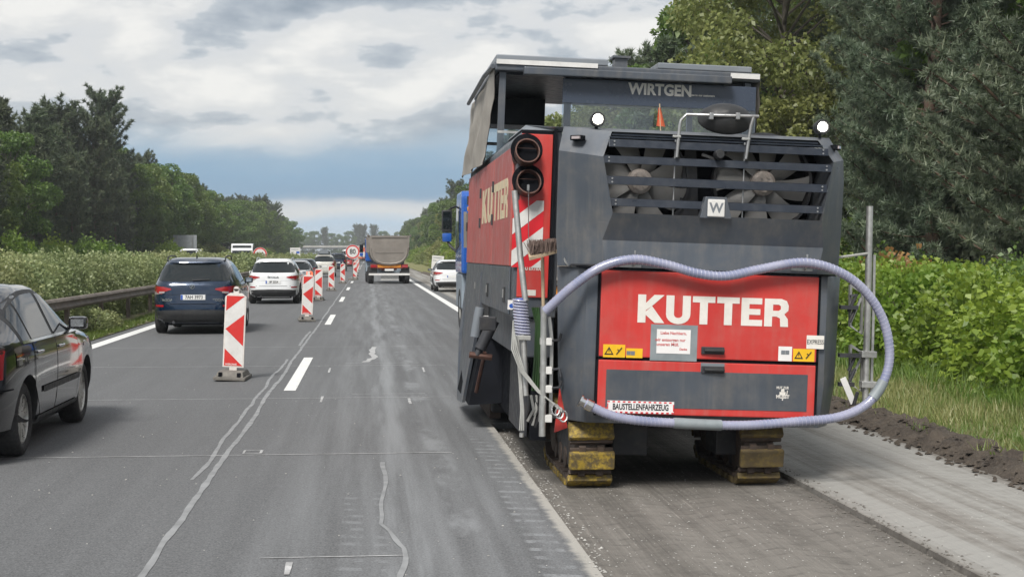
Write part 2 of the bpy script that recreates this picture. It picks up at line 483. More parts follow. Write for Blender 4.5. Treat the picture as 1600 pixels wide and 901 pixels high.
# ------------------------------------------------------------ mesh helpers
class MB:
    """collects shapes, then links them as ONE mesh object"""

    def __init__(s):
        s.v, s.f = [], []

    def raw(s, vs, fs, M=None):
        o = len(s.v)
        s.v += [tuple(M @ Vector(p)) if M else tuple(p) for p in vs]
        s.f += [tuple(i + o for i in f) for f in fs]
        return s

    def box(s, c, d, rot=None):
        M = Matrix.Translation(c)
        if rot:
            M = M @ Euler(rot).to_matrix().to_4x4()
        x, y, z = d[0] / 2, d[1] / 2, d[2] / 2
        vs = [(a, b, c_) for a in (-x, x) for b in (-y, y) for c_ in (-z, z)]
        return s.raw(vs, [(0, 1, 3, 2), (4, 6, 7, 5), (0, 4, 5, 1), (2, 3, 7, 6), (0, 2, 6, 4), (1, 5, 7, 3)], M)

    def bx(s, x0, x1, y0, y1, z0, z1):
        return s.box(((x0 + x1) / 2, (y0 + y1) / 2, (z0 + z1) / 2), (x1 - x0, y1 - y0, z1 - z0))

    def prism(s, a, b):
        """loft between two rings of equal length, capped"""
        n = len(a)
        fs = [(i, (i + 1) % n, n + (i + 1) % n, n + i) for i in range(n)]
        fs += [tuple(range(n - 1, -1, -1)), tuple(range(n, 2 * n))]
        return s.raw(list(a) + list(b), fs)

    def loft(s, rings, cap=True, closed=True):
        n = len(rings[0])
        vs = [p for r in rings for p in r]
        fs = []
        for k in range(len(rings) - 1):
            for i in range(n if closed else n - 1):
                j = (i + 1) % n
                fs.append((k * n + i, k * n + j, (k + 1) * n + j, (k + 1) * n + i))
        if cap and closed:
            fs.append(tuple(range(n - 1, -1, -1)))
            fs.append(tuple(range((len(rings) - 1) * n, len(rings) * n)))
        return s.raw(vs, fs)

    def tube(s, pts, r, n=8, cap=True):
        pts = [Vector(p) for p in pts]
        rs = r if isinstance(r, (list, tuple)) else [r] * len(pts)
        rings = []
        up = None
        for i, p in enumerate(pts):
            d = (pts[min(i + 1, len(pts) - 1)] - pts[max(i - 1, 0)]).normalized()
            if up is None:
                up = d.orthogonal().normalized()
            else:
                up = (up - d * up.dot(d))
                up = up.normalized() if up.length > 1e-6 else d.orthogonal().normalized()
            sd_ = d.cross(up)
            rings.append([p + (up * math.cos(2 * math.pi * k / n) + sd_ * math.sin(2 * math.pi * k / n)) * rs[i] for k in range(n)])
        return s.loft(rings, cap)

    def lathe(s, prof, n=24, M=None):
        """profile of (radius, height) round the z axis, closed by its own end points"""
        vs, fs = [], []
        for k in range(n):
            a = 2 * math.pi * k / n
            vs += [(r * math.cos(a), r * math.sin(a), h) for r, h in prof]
        m = len(prof)
        for k in range(n):
            k2 = (k + 1) % n
            for i in range(m - 1):
                fs.append((k * m + i, k2 * m + i, k2 * m + i + 1, k * m + i + 1))
        return s.raw(vs, fs, M)

    def build(s, name, mat, parent=None, smooth=35, bevel=0.0, mats=None, weld=False):
        me = bpy.data.meshes.new(name)
        me.from_pydata(s.v, [], s.f)
        if bevel or weld:
            bm = bmesh.new()
            bm.from_mesh(me)
            if weld:
                bmesh.ops.remove_doubles(bm, verts=bm.verts, dist=1e-5)
            bmesh.ops.recalc_face_normals(bm, faces=bm.faces)
            if bevel:
                ed = [e for e in bm.edges if len(e.link_faces) == 2 and e.calc_face_angle(0) > R(25)]
                bmesh.ops.bevel(bm, geom=ed, offset=bevel, segments=2, profile=0.6, affect='EDGES', clamp_overlap=True)
            bm.to_mesh(me)
            bm.free()
        else:
            bm = bmesh.new()
            bm.from_mesh(me)
            bmesh.ops.recalc_face_normals(bm, faces=bm.faces)
            bm.to_mesh(me)
            bm.free()
        if smooth:
            me.shade_smooth()
            me.set_sharp_from_angle(angle=R(smooth))
        me.materials.append(MATS[mat])
        return link(name, me, parent)


def link(name, me, parent=None):
    o = bpy.data.objects.new(name, me)
    COL.objects.link(o)
    if parent:
        o.parent = parent
    return o


def tag(o, label, cat, group=None):
    o['label'] = label
    o['category'] = cat
    if group:
        o['group'] = group
    return o


def kind(o, k):
    o['kind'] = k
    return o


def empty(name, loc, rot=(0, 0, 0)):
    o = bpy.data.objects.new(name, None)
    COL.objects.link(o)
    o.location = loc
    o.rotation_euler = rot
    o.empty_display_size = 0.2
    return o


def copy_tree(o, parent=None, kids=None):
    c = o.copy()
    COL.objects.link(c)
    c.parent = parent
    for ch in list(o.children):
        copy_tree(ch, c)
    return c


def text(name, s, size, mat, parent, M, bold=0.0, ext=0.0015, xs=1.0, space=1.0, align='CENTER'):
    cu = bpy.data.curves.new(name, 'FONT')
    cu.body = s
    cu.size = size
    cu.offset = bold
    cu.extrude = ext
    cu.align_x = align
    cu.align_y = 'CENTER'
    cu.space_character = space
    cu.resolution_u = 3
    tmp = bpy.data.objects.new('tmp', cu)
    me = bpy.data.meshes.new_from_object(tmp)
    bpy.data.objects.remove(tmp)
    me.transform(M @ Matrix.Diagonal((xs, 1, 1, 1)))
    me.materials.clear()
    me.materials.append(MATS[mat])
    me.name = name
    return link(name, me, parent)


# text planes: facing the camera side (-Y), or facing -X
FACE_BACK = Euler((R(90), 0, 0)).to_matrix().to_4x4()
FACE_LEFT = Euler((R(90), 0, R(-90))).to_matrix().to_4x4()
FACE_FRONT = Euler((R(90), 0, R(180))).to_matrix().to_4x4()


def poly_plate(name, pts, thick, mat, parent, M, holes=None):
    """flat outline (x, y) given a real thickness"""
    mb = MB()
    a = [M @ Vector((x, y, 0)) for x, y in pts]
    b = [M @ Vector((x, y, thick)) for x, y in pts]
    mb.prism(a, b)
    return mb.build(name, mat, parent, smooth=0)


def fast_mesh(name, V, k, tint, mat):
    n = len(V)
    me = bpy.data.meshes.new(name)
    me.vertices.add(n)
    me.vertices.foreach_set('co', np.ascontiguousarray(V, dtype=np.float32).ravel())
    me.loops.add(n)
    me.loops.foreach_set('vertex_index', np.arange(n, dtype=np.int32))
    me.polygons.add(n // k)
    me.polygons.foreach_set('loop_start', np.arange(0, n, k, dtype=np.int32))
    me.update(calc_edges=True)
    at_ = me.attributes.new('tint', 'FLOAT', 'POINT')
    at_.data.foreach_set('value', np.ascontiguousarray(np.repeat(tint, k), dtype=np.float32))
    me.materials.append(MATS[mat])
    return me


def unit(a):
    return a / (np.linalg.norm(a, axis=-1, keepdims=True) + 1e-9)

# ------------------------------------------------------------ ground, road
from mathutils import noise as mnoise
rng = np.random.default_rng(7)
random.seed(5)
MILL_X, EDGE_X, BERM_X = 1.25, 3.30, 5.02
FAR = 900.0
MILL_END = 15.0

mb = MB()
mb.raw([(-3000, -300, -0.16), (3000, -300, -0.16), (3000, 4500, -0.16), (-3000, 4500, -0.16)], [(0, 1, 2, 3)])
kind(mb.build('ground', 'forest_floor', smooth=0), 'structure')


def slab(name, pts, z0, z1, mat):
    m_ = MB()
    m_.prism([(x, y, z0) for x, y in pts], [(x, y, z1) for x, y in pts])
    return kind(m_.build(name, mat, smooth=0), 'structure')


road = slab('road', [(-5.5, -12), (MILL_X, -12), (MILL_X, MILL_END), (EDGE_X, MILL_END), (EDGE_X, FAR), (-5.5, FAR)], -0.11, 0.0, 'asphalt')
slab('milled_lane', [(MILL_X + .002, -12), (EDGE_X - .002, -12), (EDGE_X - .002, MILL_END - .002), (MILL_X + .002, MILL_END - .002)], -0.14, -0.06, 'milled_fresh')
slab('milled_shoulder', [(EDGE_X + .002, -12), (BERM_X + .25, -12), (BERM_X + .25, FAR), (EDGE_X + .002, FAR)], -0.13, -0.022, 'milled_old')
slab('opposite_carriageway', [(-19.6, -12), (-8.6, -12), (-8.6, FAR), (-19.6, FAR)], -0.11, 0.01, 'asphalt')


def terrain(name, x0, x1, y0, y1, nx, ys, zf, mat):
    xs = np.linspace(x0, x1, nx)
    vs = [(x, y, zf(x, y)) for y in ys for x in xs]
    fs = [(j * nx + i, j * nx + i + 1, (j + 1) * nx + i + 1, (j + 1) * nx + i) for j in range(len(ys) - 1) for i in range(nx - 1)]
    m_ = MB()
    m_.raw(vs, fs)
    return kind(m_.build(name, mat, smooth=80), 'structure')


def pn(x, y, s=1.0, o=0.0):
    return mnoise.noise(Vector((x * s + o, y * s, o)))


def zr(x, y):
    return 0.03 + 0.035 * (x - 5.1) * (1 if x < 12 else 12 / x) + 0.05 * pn(x, y, 0.6) * min(1, x - 4.9)


YS = np.concatenate([np.arange(4, 60, 1.0), np.arange(60, 200, 5), np.arange(200, 901, 25)])
terrain('right_verge', BERM_X + .15, 11.5, 4, FAR, 14, YS, zr, 'meadow')
terrain('wood_floor', 11.5, 75, 4, FAR, 22, YS, zr, 'forest_floor')
terrain('median', -8.62, -5.48, 4, FAR, 12, YS, lambda x, y: 0.015 + 0.06 * (1 - abs(x + 7.05) / 1.6) + 0.04 * pn(x, y, 0.9, 3) * (1 - abs(x + 7.05) / 1.6), 'verge_dirt')
terrain('left_verge', -95, -19.6, 20, FAR, 16, YS[14:], lambda x, y: 0.02 + 0.02 * (-19.6 - x), 'forest_floor')


# dirt scraped up along the shoulder: lumpy ridge of loose earth
def berm():
    ys = np.concatenate([np.arange(3, 34, 0.07), np.arange(34, 140, 0.5)])
    nx = 15
    vs = []
    for y in ys:
        h = 0.085 + 0.06 * pn(0, y, 0.8) + 0.05 * pn(4, y, 2.3)
        off = 0.14 * pn(9, y, 0.7)
        for i in range(nx):
            t = i / (nx - 1)
            x = BERM_X - 0.12 + off * (1 - abs(2 * t - 1)) + t * 0.72
            prof = math.sin(math.pi * min(1, t * 1.15)) ** 0.8 if t < 0.87 else 0.0
            n = 0.075 * pn(x, y, 6) + 0.06 * pn(x, y, 14, 2)
            vs.append((x, y, -0.045 + max(0, h) * prof + n * (0.15 + prof) + 0.08 * t))
    ny = len(ys)
    fs = [(j * nx + i, j * nx + i + 1, (j + 1) * nx + i + 1, (j + 1) * nx + i) for j in range(ny - 1) for i in range(nx - 1)]
    m_ = MB()
    m_.raw(vs, fs)
    kind(m_.build('dirt_ridge', 'dark_earth', smooth=50), 'structure')


berm()


# paint and marks on the road, thin sheets above it
def strip(name, mat, pts, width, z, parent=road, wob=0.0, n=1):
    """ribbon along a polyline, uneven edges when wob is set"""
    L, Rr = [], []
    dense = []
    for (a, b) in zip(pts[:-1], pts[1:]):
        for k in range(n):
            t = k / n
            dense.append((a[0] + (b[0] - a[0]) * t, a[1] + (b[1] - a[1]) * t))
    dense.append(pts[-1])
    for i, (x, y) in enumerate(dense):
        p, q = dense[max(0, i - 1)], dense[min(len(dense) - 1, i + 1)]
        d = Vector((q[0] - p[0], q[1] - p[1], 0)).normalized()
        s_ = Vector((d.y, -d.x, 0))
        j = wob * pn(x * 3, y, 1.4)
        wl = width / 2 * (1 + (0.5 * pn(x, y, 3.1, 5) if wob else 0))
        L.append(Vector((x + j, y, z)) - s_ * wl)
        Rr.append(Vector((x + j, y, z)) + s_ * wl)
    m_ = MB()
    k = len(L)
    m_.raw(L + Rr, [(i, k + i, k + i + 1, i + 1) for i in range(k - 1)])
    return m_.build(name, mat, parent, smooth=0)


strip('edge_line', 'marking', [(-5.12, 2), (-5.12, 880)], 0.25, 0.004, n=1)
strip('edge_line', 'marking', [(2.80, MILL_END + .1), (2.80, 880)], 0.25, 0.004)
y = 18.75 - 18 * 1
dash = None
for k in range(26):
    y0 = 18.75 + (k - 1) * 17.6
    if y0 < 3:
        continue
    if dash is None:
        dash = strip('lane_dash', 'marking', [(-0.99, 18.75), (-0.99, 24.75)], 0.15, 0.004)
        d0 = 18.75
    else:
        c = dash.copy()
        COL.objects.link(c)
        c.location.y = y0 - d0
pts = [(-1.215 + 0.03 * pn(1, yy, 0.35), yy) for yy in np.concatenate([np.arange(6.5, 60, 0.3), np.arange(60, 260, 8)])]
strip('sealed_seam', 'sealant', pts, 0.046, 0.0035, wob=0.012, n=2)
pts = [(-1.335 + 0.035 * pn(2, yy, 0.6) + max(0, (yy - 22) / 6) * 0.06, yy) for yy in np.arange(11.4, 24.5, 0.25)]
strip('sealed_seam', 'sealant', pts, 0.038, 0.003, wob=0.02, n=2)
pts = [(-1.30 + 0.02 * pn(2, yy, 0.6), yy) for yy in np.arange(28.0, 33.5, 0.25)]
strip('sealed_seam', 'sealant', pts, 0.05, 0.003, wob=0.015, n=2)
for yy, xa, xb in ((8.4, -0.62, 0.2), (12.75, -3.3, 0.72), (17.75, -3.4, 1.0), (22.9, -4.9, 1.2), (27.6, -4.8, 1.5), (32.6, -2.2, 1.9), (18.2, -0.2, 0.7), (23.4, -0.35, 0.8)):
    strip('chalk_line', 'chalk', [(xa, yy), (xb, yy)], 0.022 if yy > 9 else 0.016, 0.0045, wob=0.008, n=30)
for (u, v) in ((450, 885), (515, 577), (502, 622), (640, 626), (662, 577)):
    Yg = CAM_H * FPX / (v - 397.0)
    p = at(u, v, Yg)
    strip('chalk_tick', 'chalk', [(p.x, p.y - 0.02 * Yg), (p.x, p.y + 0.02 * Yg)], 0.03, 0.0055, wob=0.01, n=6)
p = at(395, 702, 12.95)
for dx_, dy_, a_, b_ in ((-.075, 0, 0, .2), (.075, 0, 0, .2), (0, -.1, .15, 0), (0, .1, .15, 0)):
    strip('chalk_tick', 'chalk', [(p.x + dx_ - a_ / 2, p.y + dy_ - b_ / 2), (p.x + dx_ + a_ / 2, p.y + dy_ + b_ / 2)], 0.022, 0.005 + 0.0006 * (a_ > 0), wob=0.006, n=5)
pw = [(0.13, 7.2), (0.20, 8.6), (0.06, 9.4), (0.10, 10.4), (0.13, 12.2)]
strip('slurry_streak', 'sealant', pw, 0.032, 0.0042, wob=0.05, n=10)
strip('slurry_streak', 'chalk', [(-0.05, 23.6), (0.10, 24.6), (0.05, 26.2), (0.13, 27.5)], 0.10, 0.0042, wob=0.05, n=8)


# loose chips and crumbs lying on the surfaces
def crumbs(name, n, xr, yr, zf, smin, smax, mat, bias=1.0):
    base = np.array([(1, 0, 0), (-1, 0, 0), (0, 1, 0), (0, -1, 0), (0, 0, 1), (0, 0, -0.4)], float)
    tri = np.array([(0, 2, 4), (2, 1, 4), (1, 3, 4), (3, 0, 4), (2, 0, 5), (1, 2, 5), (3, 1, 5), (0, 3, 5)])
    X = rng.uniform(*xr, n)
    Yc = yr[0] + (yr[1] - yr[0]) * rng.random(n) ** bias
    sc = rng.uniform(smin, smax, n) * rng.uniform(0.5, 1, n)
    V = base[None] * sc[:, None, None] * rng.uniform(0.6, 1.3, (n, 6, 3))
    V[:, :, 2] *= 0.6
    a = rng.uniform(0, 6.28, n)
    x_, y_ = V[:, :, 0].copy(), V[:, :, 1].copy()
    V[:, :, 0] = x_ * np.cos(a)[:, None] - y_ * np.sin(a)[:, None] + X[:, None]
    V[:, :, 1] = x_ * np.sin(a)[:, None] + y_ * np.cos(a)[:, None] + Yc[:, None]
    V[:, :, 2] += np.array([zf(x, y) for x, y in zip(X, Yc)])[:, None] + 0.2 * sc[:, None]
    me = fast_mesh(name, V[:, tri].reshape(-1, 3), 3, np.repeat(rng.random(n), 8), mat)
    return kind(link(name, me), 'stuff')


crumbs('loose_grit', 330, (-4.5, 1.2), (6.6, 26), lambda x, y: 0, 0.005, 0.013, 'pebbles', 1.6)
crumbs('milling_crumbs', 1500, (MILL_X + .02, EDGE_X - .05), (6.6, 13.5), lambda x, y: -0.06, 0.003, 0.009, 'pebbles', 1.3)
crumbs('milling_crumbs', 420, (MILL_X - .03, MILL_X + .16), (6.6, 15), lambda x, y: 0 if x < MILL_X else -0.06, 0.005, 0.018, 'pebbles', 1.2)
crumbs('milling_crumbs', 900, (EDGE_X - .12, EDGE_X + .12), (6.6, 20), lambda x, y: -0.022 if x > EDGE_X else -0.06, 0.005, 0.020, 'milled_fresh', 1.2)
crumbs('milling_crumbs', 1200, (EDGE_X + .05, BERM_X), (7, 30), lambda x, y: -0.022, 0.003, 0.009, 'pebbles', 1.3)
crumbs('earth_clods', 1600, (BERM_X - .25, BERM_X + .5), (9, 34), lambda x, y: -0.02 + 0.13 * max(0, 1 - abs(x - BERM_X - .2) / .32), 0.015, 0.05, 'dark_earth', 1.2)


# ------------------------------------------------------------ vegetation
def leaf_quads(P, D, ln, wd, rng_, droop=0.25):
    """one folded leaf per point: base, side, tip, side"""
    n = len(P)
    s_ = unit(np.cross(D, unit(rng_.normal(size=(n, 3)))))
    ln = ln[:, None] if np.ndim(ln) else ln
    wd = wd[:, None] if np.ndim(wd) else wd
    nrm = np.cross(s_, D)
    mid = P + D * ln * 0.5
    V = np.empty((n, 4, 3))
    V[:, 0] = P
    V[:, 1] = mid + s_ * wd + nrm * wd * 0.3
    V[:, 2] = P + D * ln
    V[:, 2, 2] -= np.squeeze(ln * droop) if np.ndim(ln) else ln * droop
    V[:, 3] = mid - s_ * wd + nrm * wd * 0.3
    return V.reshape(-1, 3)


def clump_leaves(rng_, centres, radii, per, size, flat=0.75):
    P, D, T = [], [], []
    for c, r in zip(centres, radii):
        k = int(per * (r / np.mean(radii)) ** 2)
        d = unit(rng_.normal(size=(k, 3)))
        rad = r * (0.55 + 0.5 * rng_.random(k) ** 0.6)
        q = d * rad[:, None]
        q[:, 2] *= flat
        P.append(np.asarray(c) + q)
        D.append(unit(d * 0.6 + rng_.normal(size=(k, 3)) * 0.7 + np.array([0, 0, 0.15])))
        T.append(np.clip(rng_.normal(0.45 + 0.25 * (rng_.random() - 0.5), 0.25, k), 0, 1))
    P, D, T = np.concatenate(P), np.concatenate(D), np.concatenate(T)
    sz = size * rng_.uniform(0.7, 1.3, len(P))
    return leaf_quads(P, D, sz, sz * 0.36, rng_), T


def broad_tree(seed, H, rad, base, nclump, per, size, mat):
    r_ = np.random.default_rng(seed)
    cs, rs = [], []
    tries = 0
    while len(cs) < nclump and tries < 4000:
        tries += 1
        z = base + (H - base) * r_.random()
        t = (z - base) / (H - base)
        mr = rad * (math.sin(math.pi * min(1, 0.14 + 0.80 * t)) ** 0.7)
        a = r_.random() * 6.283
        q = mr * (0.35 + 0.65 * r_.random() ** 0.5)
        c = np.array([math.cos(a) * q, math.sin(a) * q, z])
        rr = r_.uniform(0.16, 0.30) * rad
        c[2] = min(c[2], H - rr * 0.7)
        if all(np.linalg.norm(c - o) > 0.55 * (rr + ro) for o, ro in zip(cs, rs)):
            cs.append(c); rs.append(rr)
    V, T = clump_leaves(r_, cs, rs, per, size)
    crown = fast_mesh('crown', V, 4, T, mat)
    m_ = MB()
    top = H * 0.82
    tp = [(0.12 * math.sin(3 * k / 7 + seed) * k / 7, 0.12 * math.cos(2 * k / 7 + seed) * k / 7, top * k / 7 - 0.15) for k in range(8)]
    m_.tube(tp, [0.17 * H / 12 * (1 - 0.80 * k / 7) + 0.02 for k in range(8)], 7)
    for c, rr in zip(cs, rs):
        zz = max(base * 0.7, min(top * 0.9, c[2] - 0.55 * math.hypot(c[0], c[1])))
        f = zz / top * 7
        i = min(6, int(f)); ff = f - i
        a = Vector(tp[i]).lerp(Vector(tp[i + 1]), ff)
        e = Vector(c)
        md = a.lerp(e, 0.55) + Vector((0, 0, 0.06 * (e - a).length))
        m_.tube([a, md, e], [0.05 * H / 12, 0.032 * H / 12, 0.012], 5)
    trunk = m_.build('trunk', 'bark_grey', smooth=60)
    return crown, trunk.data, trunk


def pine_tree(seed, H, base, Lmax, dense, mat, needle=0.2, top_heavy=False, wneedle=0.014, per=11):
    r_ = np.random.default_rng(seed)
    m_ = MB()
    tp = [Vector((0.18 * math.sin(1.3 * k + seed) * k / 9, 0.18 * math.cos(1.7 * k + seed) * k / 9, H * k / 9 - (0.15 if k == 0 else 0))) for k in range(10)]
    m_.tube(tp, [0.155 * H / 14 * (1 - 0.88 * k / 9) + 0.012 for k in range(10)], 8)

    def trunk_at(z):
        f = max(0, min(8.999, z / H * 9))
        i = int(f)
        return tp[i].lerp(tp[i + 1], f - i)
    P, D, C = [], [], []
    z = base
    while z < H - 0.25:
        t = (z - base) / (H - base)
        if top_heavy:
            Lr = Lmax * (0.35 + 0.65 * math.sin(math.pi * min(1, 0.15 + 0.75 * t)))
        else:
            Lr = Lmax * (1 - t) ** 0.75 * (0.72 + 0.28 * math.sin(5 * t + seed)) + 0.25
        nb = r_.integers(4, 7)
        a0 = r_.random() * 6.283
        for b_ in range(nb):
            if r_.random() < (0.22 if top_heavy else 0.10):
                continue
            a = a0 + 6.283 * b_ / nb + r_.normal() * 0.25
            L = Lr * r_.uniform(0.6, 1.12)
            rise = r_.uniform(0.05, 0.45) + 0.5 * t
            o = trunk_at(z + r_.uniform(-.15, .15))
            d = Vector((math.cos(a), math.sin(a), rise)).normalized()
            pts_ = []
            for k in range(5):
                q = k / 4
                sag = -0.10 * L * math.sin(q * 2.2) * (1 - t) + 0.16 * L * q * q
                pts_.append(o + d * (L * q) + Vector((0, 0, sag)))
            m_.tube(pts_, [0.035 * (L / Lmax) + 0.008 - 0.006 * k for k in range(5)] if L > 0.6 else 0.01, 4)
            nt = max(2, int(L * dense))
            for k in range(nt):
                q = 0.12 + 0.88 * (k + r_.random()) / nt
                i = min(3, int(q * 4)); ff = q * 4 - i
                p = pts_[i].lerp(pts_[i + 1], ff)
                side = 1 if k % 2 else -1
                sv = Vector((-d.y, d.x, 0)) * side
                tw = (d * r_.uniform(0.25, 0.9) + sv * r_.uniform(0.3, 1.0) + Vector((0, 0, r_.uniform(-0.1, 0.75)))).normalized()
                tl = r_.uniform(0.2, 0.55) * (0.5 + 0.5 * min(1, L / 1.5)) * (1.2 - 0.5 * q)
                for s2 in range(4):
                    P.append(p + tw * tl * (s2 + 0.6) / 4 + Vector(r_.normal(size=3) * 0.03))
                    D.append(tw + Vector((0, 0, 0.35)))
                C.append(p + tw * tl)
        z += r_.uniform(0.30, 0.52) * (1.2 - 0.4 * t)
    for k in range(8):
        P.append(trunk_at(H - 0.08 * k)); D.append(Vector((0, 0, 1)))
    P = np.array([tuple(p) for p in P]); D = unit(np.array([tuple(p) for p in D])); C = np.array([tuple(c) for c in C])
    n = len(P)
    Pn = np.repeat(P, per, 0)
    dn = unit(np.repeat(D, per, 0) * 0.55 + r_.normal(size=(n * per, 3)) * 0.62)
    sv = unit(np.cross(dn, r_.normal(size=(n * per, 3)))) * wneedle
    ln = (needle * r_.uniform(0.65, 1.25, n * per))[:, None]
    V = np.stack([Pn - sv, Pn + sv, Pn + dn * ln], 1).reshape(-1, 3)
    T = np.clip(np.repeat(r_.normal(0.32, 0.18, n), per) + r_.normal(0, 0.06, n * per), 0, 0.75)
    k = len(C)
    cd = unit(np.array([0, 0, 1.0]) + r_.normal(size=(k, 3)) * 0.25)
    cs = unit(np.cross(cd, r_.normal(size=(k, 3)))) * wneedle * 1.1
    V2 = np.stack([C - cs, C + cs, C + cd * r_.uniform(0.10, 0.24, (k, 1))], 1).reshape(-1, 3)
    crown = fast_mesh('crown', np.concatenate([V, V2]), 3, np.concatenate([T, np.full(k, 1.0)]), mat)
    trunk = m_.build('trunk', 'bark_pine', smooth=60)
    return crown, trunk.data, trunk


PROTO = {}
for nm, args in {
    'pine_a': (11, 13.5, 0.9, 3.5, 8.5, 'pine_near'), 'pine_b': (12, 15.5, 1.6, 3.4, 8.0, 'pine_near'), 'pine_c': (13, 11.5, 0.5, 3.2, 9.0, 'pine_near'),
}.items():
    PROTO[nm] = pine_tree(*args, needle=0.155, wneedle=0.011, per=22)
for nm, args in {
    'fpine_a': (21, 14.5, 3.5, 3.2, 3.2, 'pine_far'), 'fpine_b': (22, 16.0, 5.5, 3.4, 3.2, 'pine_far'), 'fpine_c': (23, 13.0, 2.0, 3.4, 3.4, 'pine_far'),
}.items():
    PROTO[nm] = pine_tree(*args, needle=0.42, top_heavy=(nm != 'fpine_c'), wneedle=0.055, per=9)
for nm, args in {
    'oak_a': (31, 12.5, 3.7, 2.2, 46, 330, 0.26, 'leaf_green'), 'oak_b': (32, 11.0, 3.2, 1.2, 40, 330, 0.26, 'leaf_green'),
    'locust': (33, 13.0, 3.9, 1.2, 85, 420, 0.17, 'leaf_olive'), 'olive_tree': (36, 10.5, 3.2, 1.5, 40, 300, 0.26, 'leaf_olive'),
    'birch': (34, 9.0, 2.3, 0.8, 34, 300, 0.22, 'leaf_lime'),
}.items():
    PROTO[nm] = broad_tree(*args)
for v_ in PROTO.values():
    bpy.data.objects.remove(v_[2])

KIND = {'pine': 'pine_tree', 'fpin': 'pine_tree', 'oak_': 'oak_tree', 'locu': 'locust_tree', 'oliv': 'locust_tree', 'birc': 'birch_tree'}
LOOK = {'pine': 'blue-green bushy pine', 'fpin': 'dark tall pine', 'oak_': 'round green broadleaf tree', 'locu': 'loose yellow-green broadleaf tree',
        'oliv': 'olive yellow broadleaf tree', 'birc': 'slender bright green young tree'}


def tree(proto, x, y, z, sc, rot, where, grp):
    cr, tr, _ = PROTO[proto]
    e = empty(KIND[proto[:4]], (x, y, z), (0, 0, rot))
    e.scale = (sc * random.uniform(0.92, 1.08), sc * random.uniform(0.92, 1.08), sc)
    link('trunk', tr, e)
    link('crown', cr, e)
    tag(e, LOOK[proto[:4]] + ' ' + where, 'tree', LOOK[proto[:4]] + 's ' + grp)
    return e


# named trees of the right-hand wood edge, seen past the machine
for pr, x, y, sc, where in (
        ('pine_a', 13.2, 33.5, 1.12, 'with reddish trunk at the wood edge behind the lime green hedge'),
        ('pine_c', 13.6, 26.6, 1.10, 'with low spreading boughs over the end of the hedge'),
        ('pine_b', 14.6, 39.5, 1.0, 'rising behind the rear right work light'),
        ('olive_tree', 13.4, 45.5, 0.62, 'low in front of the loose yellow-green tree by the machine'),
        ('locust', 14.0, 49.0, 1.08, 'leaning over the roof of the milling machine'),
        ('pine_b', 14.8, 56.0, 0.98, 'dark against the sky behind the canopy roof'),
        ('fpine_c', 13.6, 66.0, 0.86, 'with a thin leader against the sky beside the canopy roof'),
        ('pine_c', 14.4, 36.0, 1.18, 'filling the gap between the two nearest pines behind the hedge'),
        ('pine_a', 15.6, 44.5, 1.05, 'between the yellow-green tree and the rear right work light'),
        ('pine_c', 15.8, 31.0, 1.3, 'tall behind the low spreading boughs over the hedge'),
        ('birch', 12.2, 42.0, 0.42, 'low beneath the pines beside the convex mirror')):
    tree(pr, x, y, zr(x, y), sc, random.uniform(0, 6.28), where, 'by the milling machine')


def forest(rows, y0f, y1, side, where, grp, mixf, step0, zf, sc0=1.0):
    for r_i, x in enumerate(rows):
        yv = y0f(x)
        while yv < y1:
            st = step0 * (1.0 + max(0, yv - 120) / 300)
            pr = mixf(r_i, yv)
            xx = x + random.uniform(-1.2, 1.2)
            tree(pr, xx, yv + random.uniform(-1, 1), zf(xx, yv), sc0 * random.uniform(0.82, 1.1), random.uniform(0, 6.28), where, grp)
            yv += st * random.uniform(0.8, 1.25)


def pick(*ops):
    q = random.random()
    for p_, nm in ops:
        if q < p_:
            return nm
        q -= p_
    return ops[-1][1]


forest([17.2, 21.5, 26.0], lambda x: x * 2.05, 82, 1, 'standing back inside the right-hand wood', 'in the right-hand wood',
       lambda r, y: pick((.42, 'pine_b'), (.38, 'pine_a'), (.2, 'oak_a')), 4.3, zr, 1.0)
forest([13.5], lambda x: 74, 150, 1, 'along the right-hand wood edge past the machine', 'along the right-hand wood',
       lambda r, y: pick((.3, 'olive_tree'), (.15, 'locust'), (.3, 'oak_b'), (.25, 'fpine_c')), 5.5, zr, 0.92)
forest([15.0, 19.5, 24.5], lambda x: 84, 520, 1, 'along the right-hand wood edge past the machine', 'along the right-hand wood',
       lambda r, y: pick((.34, 'fpine_a'), (.26, 'oak_a'), (.16, 'olive_tree'), (.24, 'fpine_b')) if r else pick((.3, 'olive_tree'), (.3, 'oak_b'), (.2, 'oak_a'), (.2, 'fpine_c')), 6.4, zr, 0.95)
zl = lambda x, y: 0.02 * (-19.6 - x)
# left wood beyond the opposite carriageway
tree('fpine_b', -26.5, 152, zl(-26.5, 0), 1.07, 1.0, 'standing out above the left-hand wood against the clouds', 'above the left-hand wood')
tree('oak_a', -27.2, 160, zl(-27, 0), 1.05, 2.0, 'with a rounded top beside the tallest pine of the left-hand wood', 'beside the tall pine')
forest([-25.0, -29.0, -33.5], lambda x: 86 + (-25 - x) * 2.5, 265, -1, 'in the left-hand wood beyond the opposite carriageway', 'in the left-hand wood',
       lambda r, y: pick((.62 if y < 150 else .25, 'fpine_c'), (.20, 'fpine_a'), (.5, 'oak_a')) if r == 0 else pick((.45, 'fpine_a'), (.3, 'fpine_c'), (.25, 'oak_a')), 4.6, zl, 0.92)
forest([-24.5, -29.5], lambda x: 265, 470, -1, 'in the far end of the left-hand wood', 'in the far left-hand wood',
       lambda r, y: pick((.5, 'oak_a'), (.25, 'oak_b'), (.25, 'fpine_a')), 6.0, zl, 0.95)
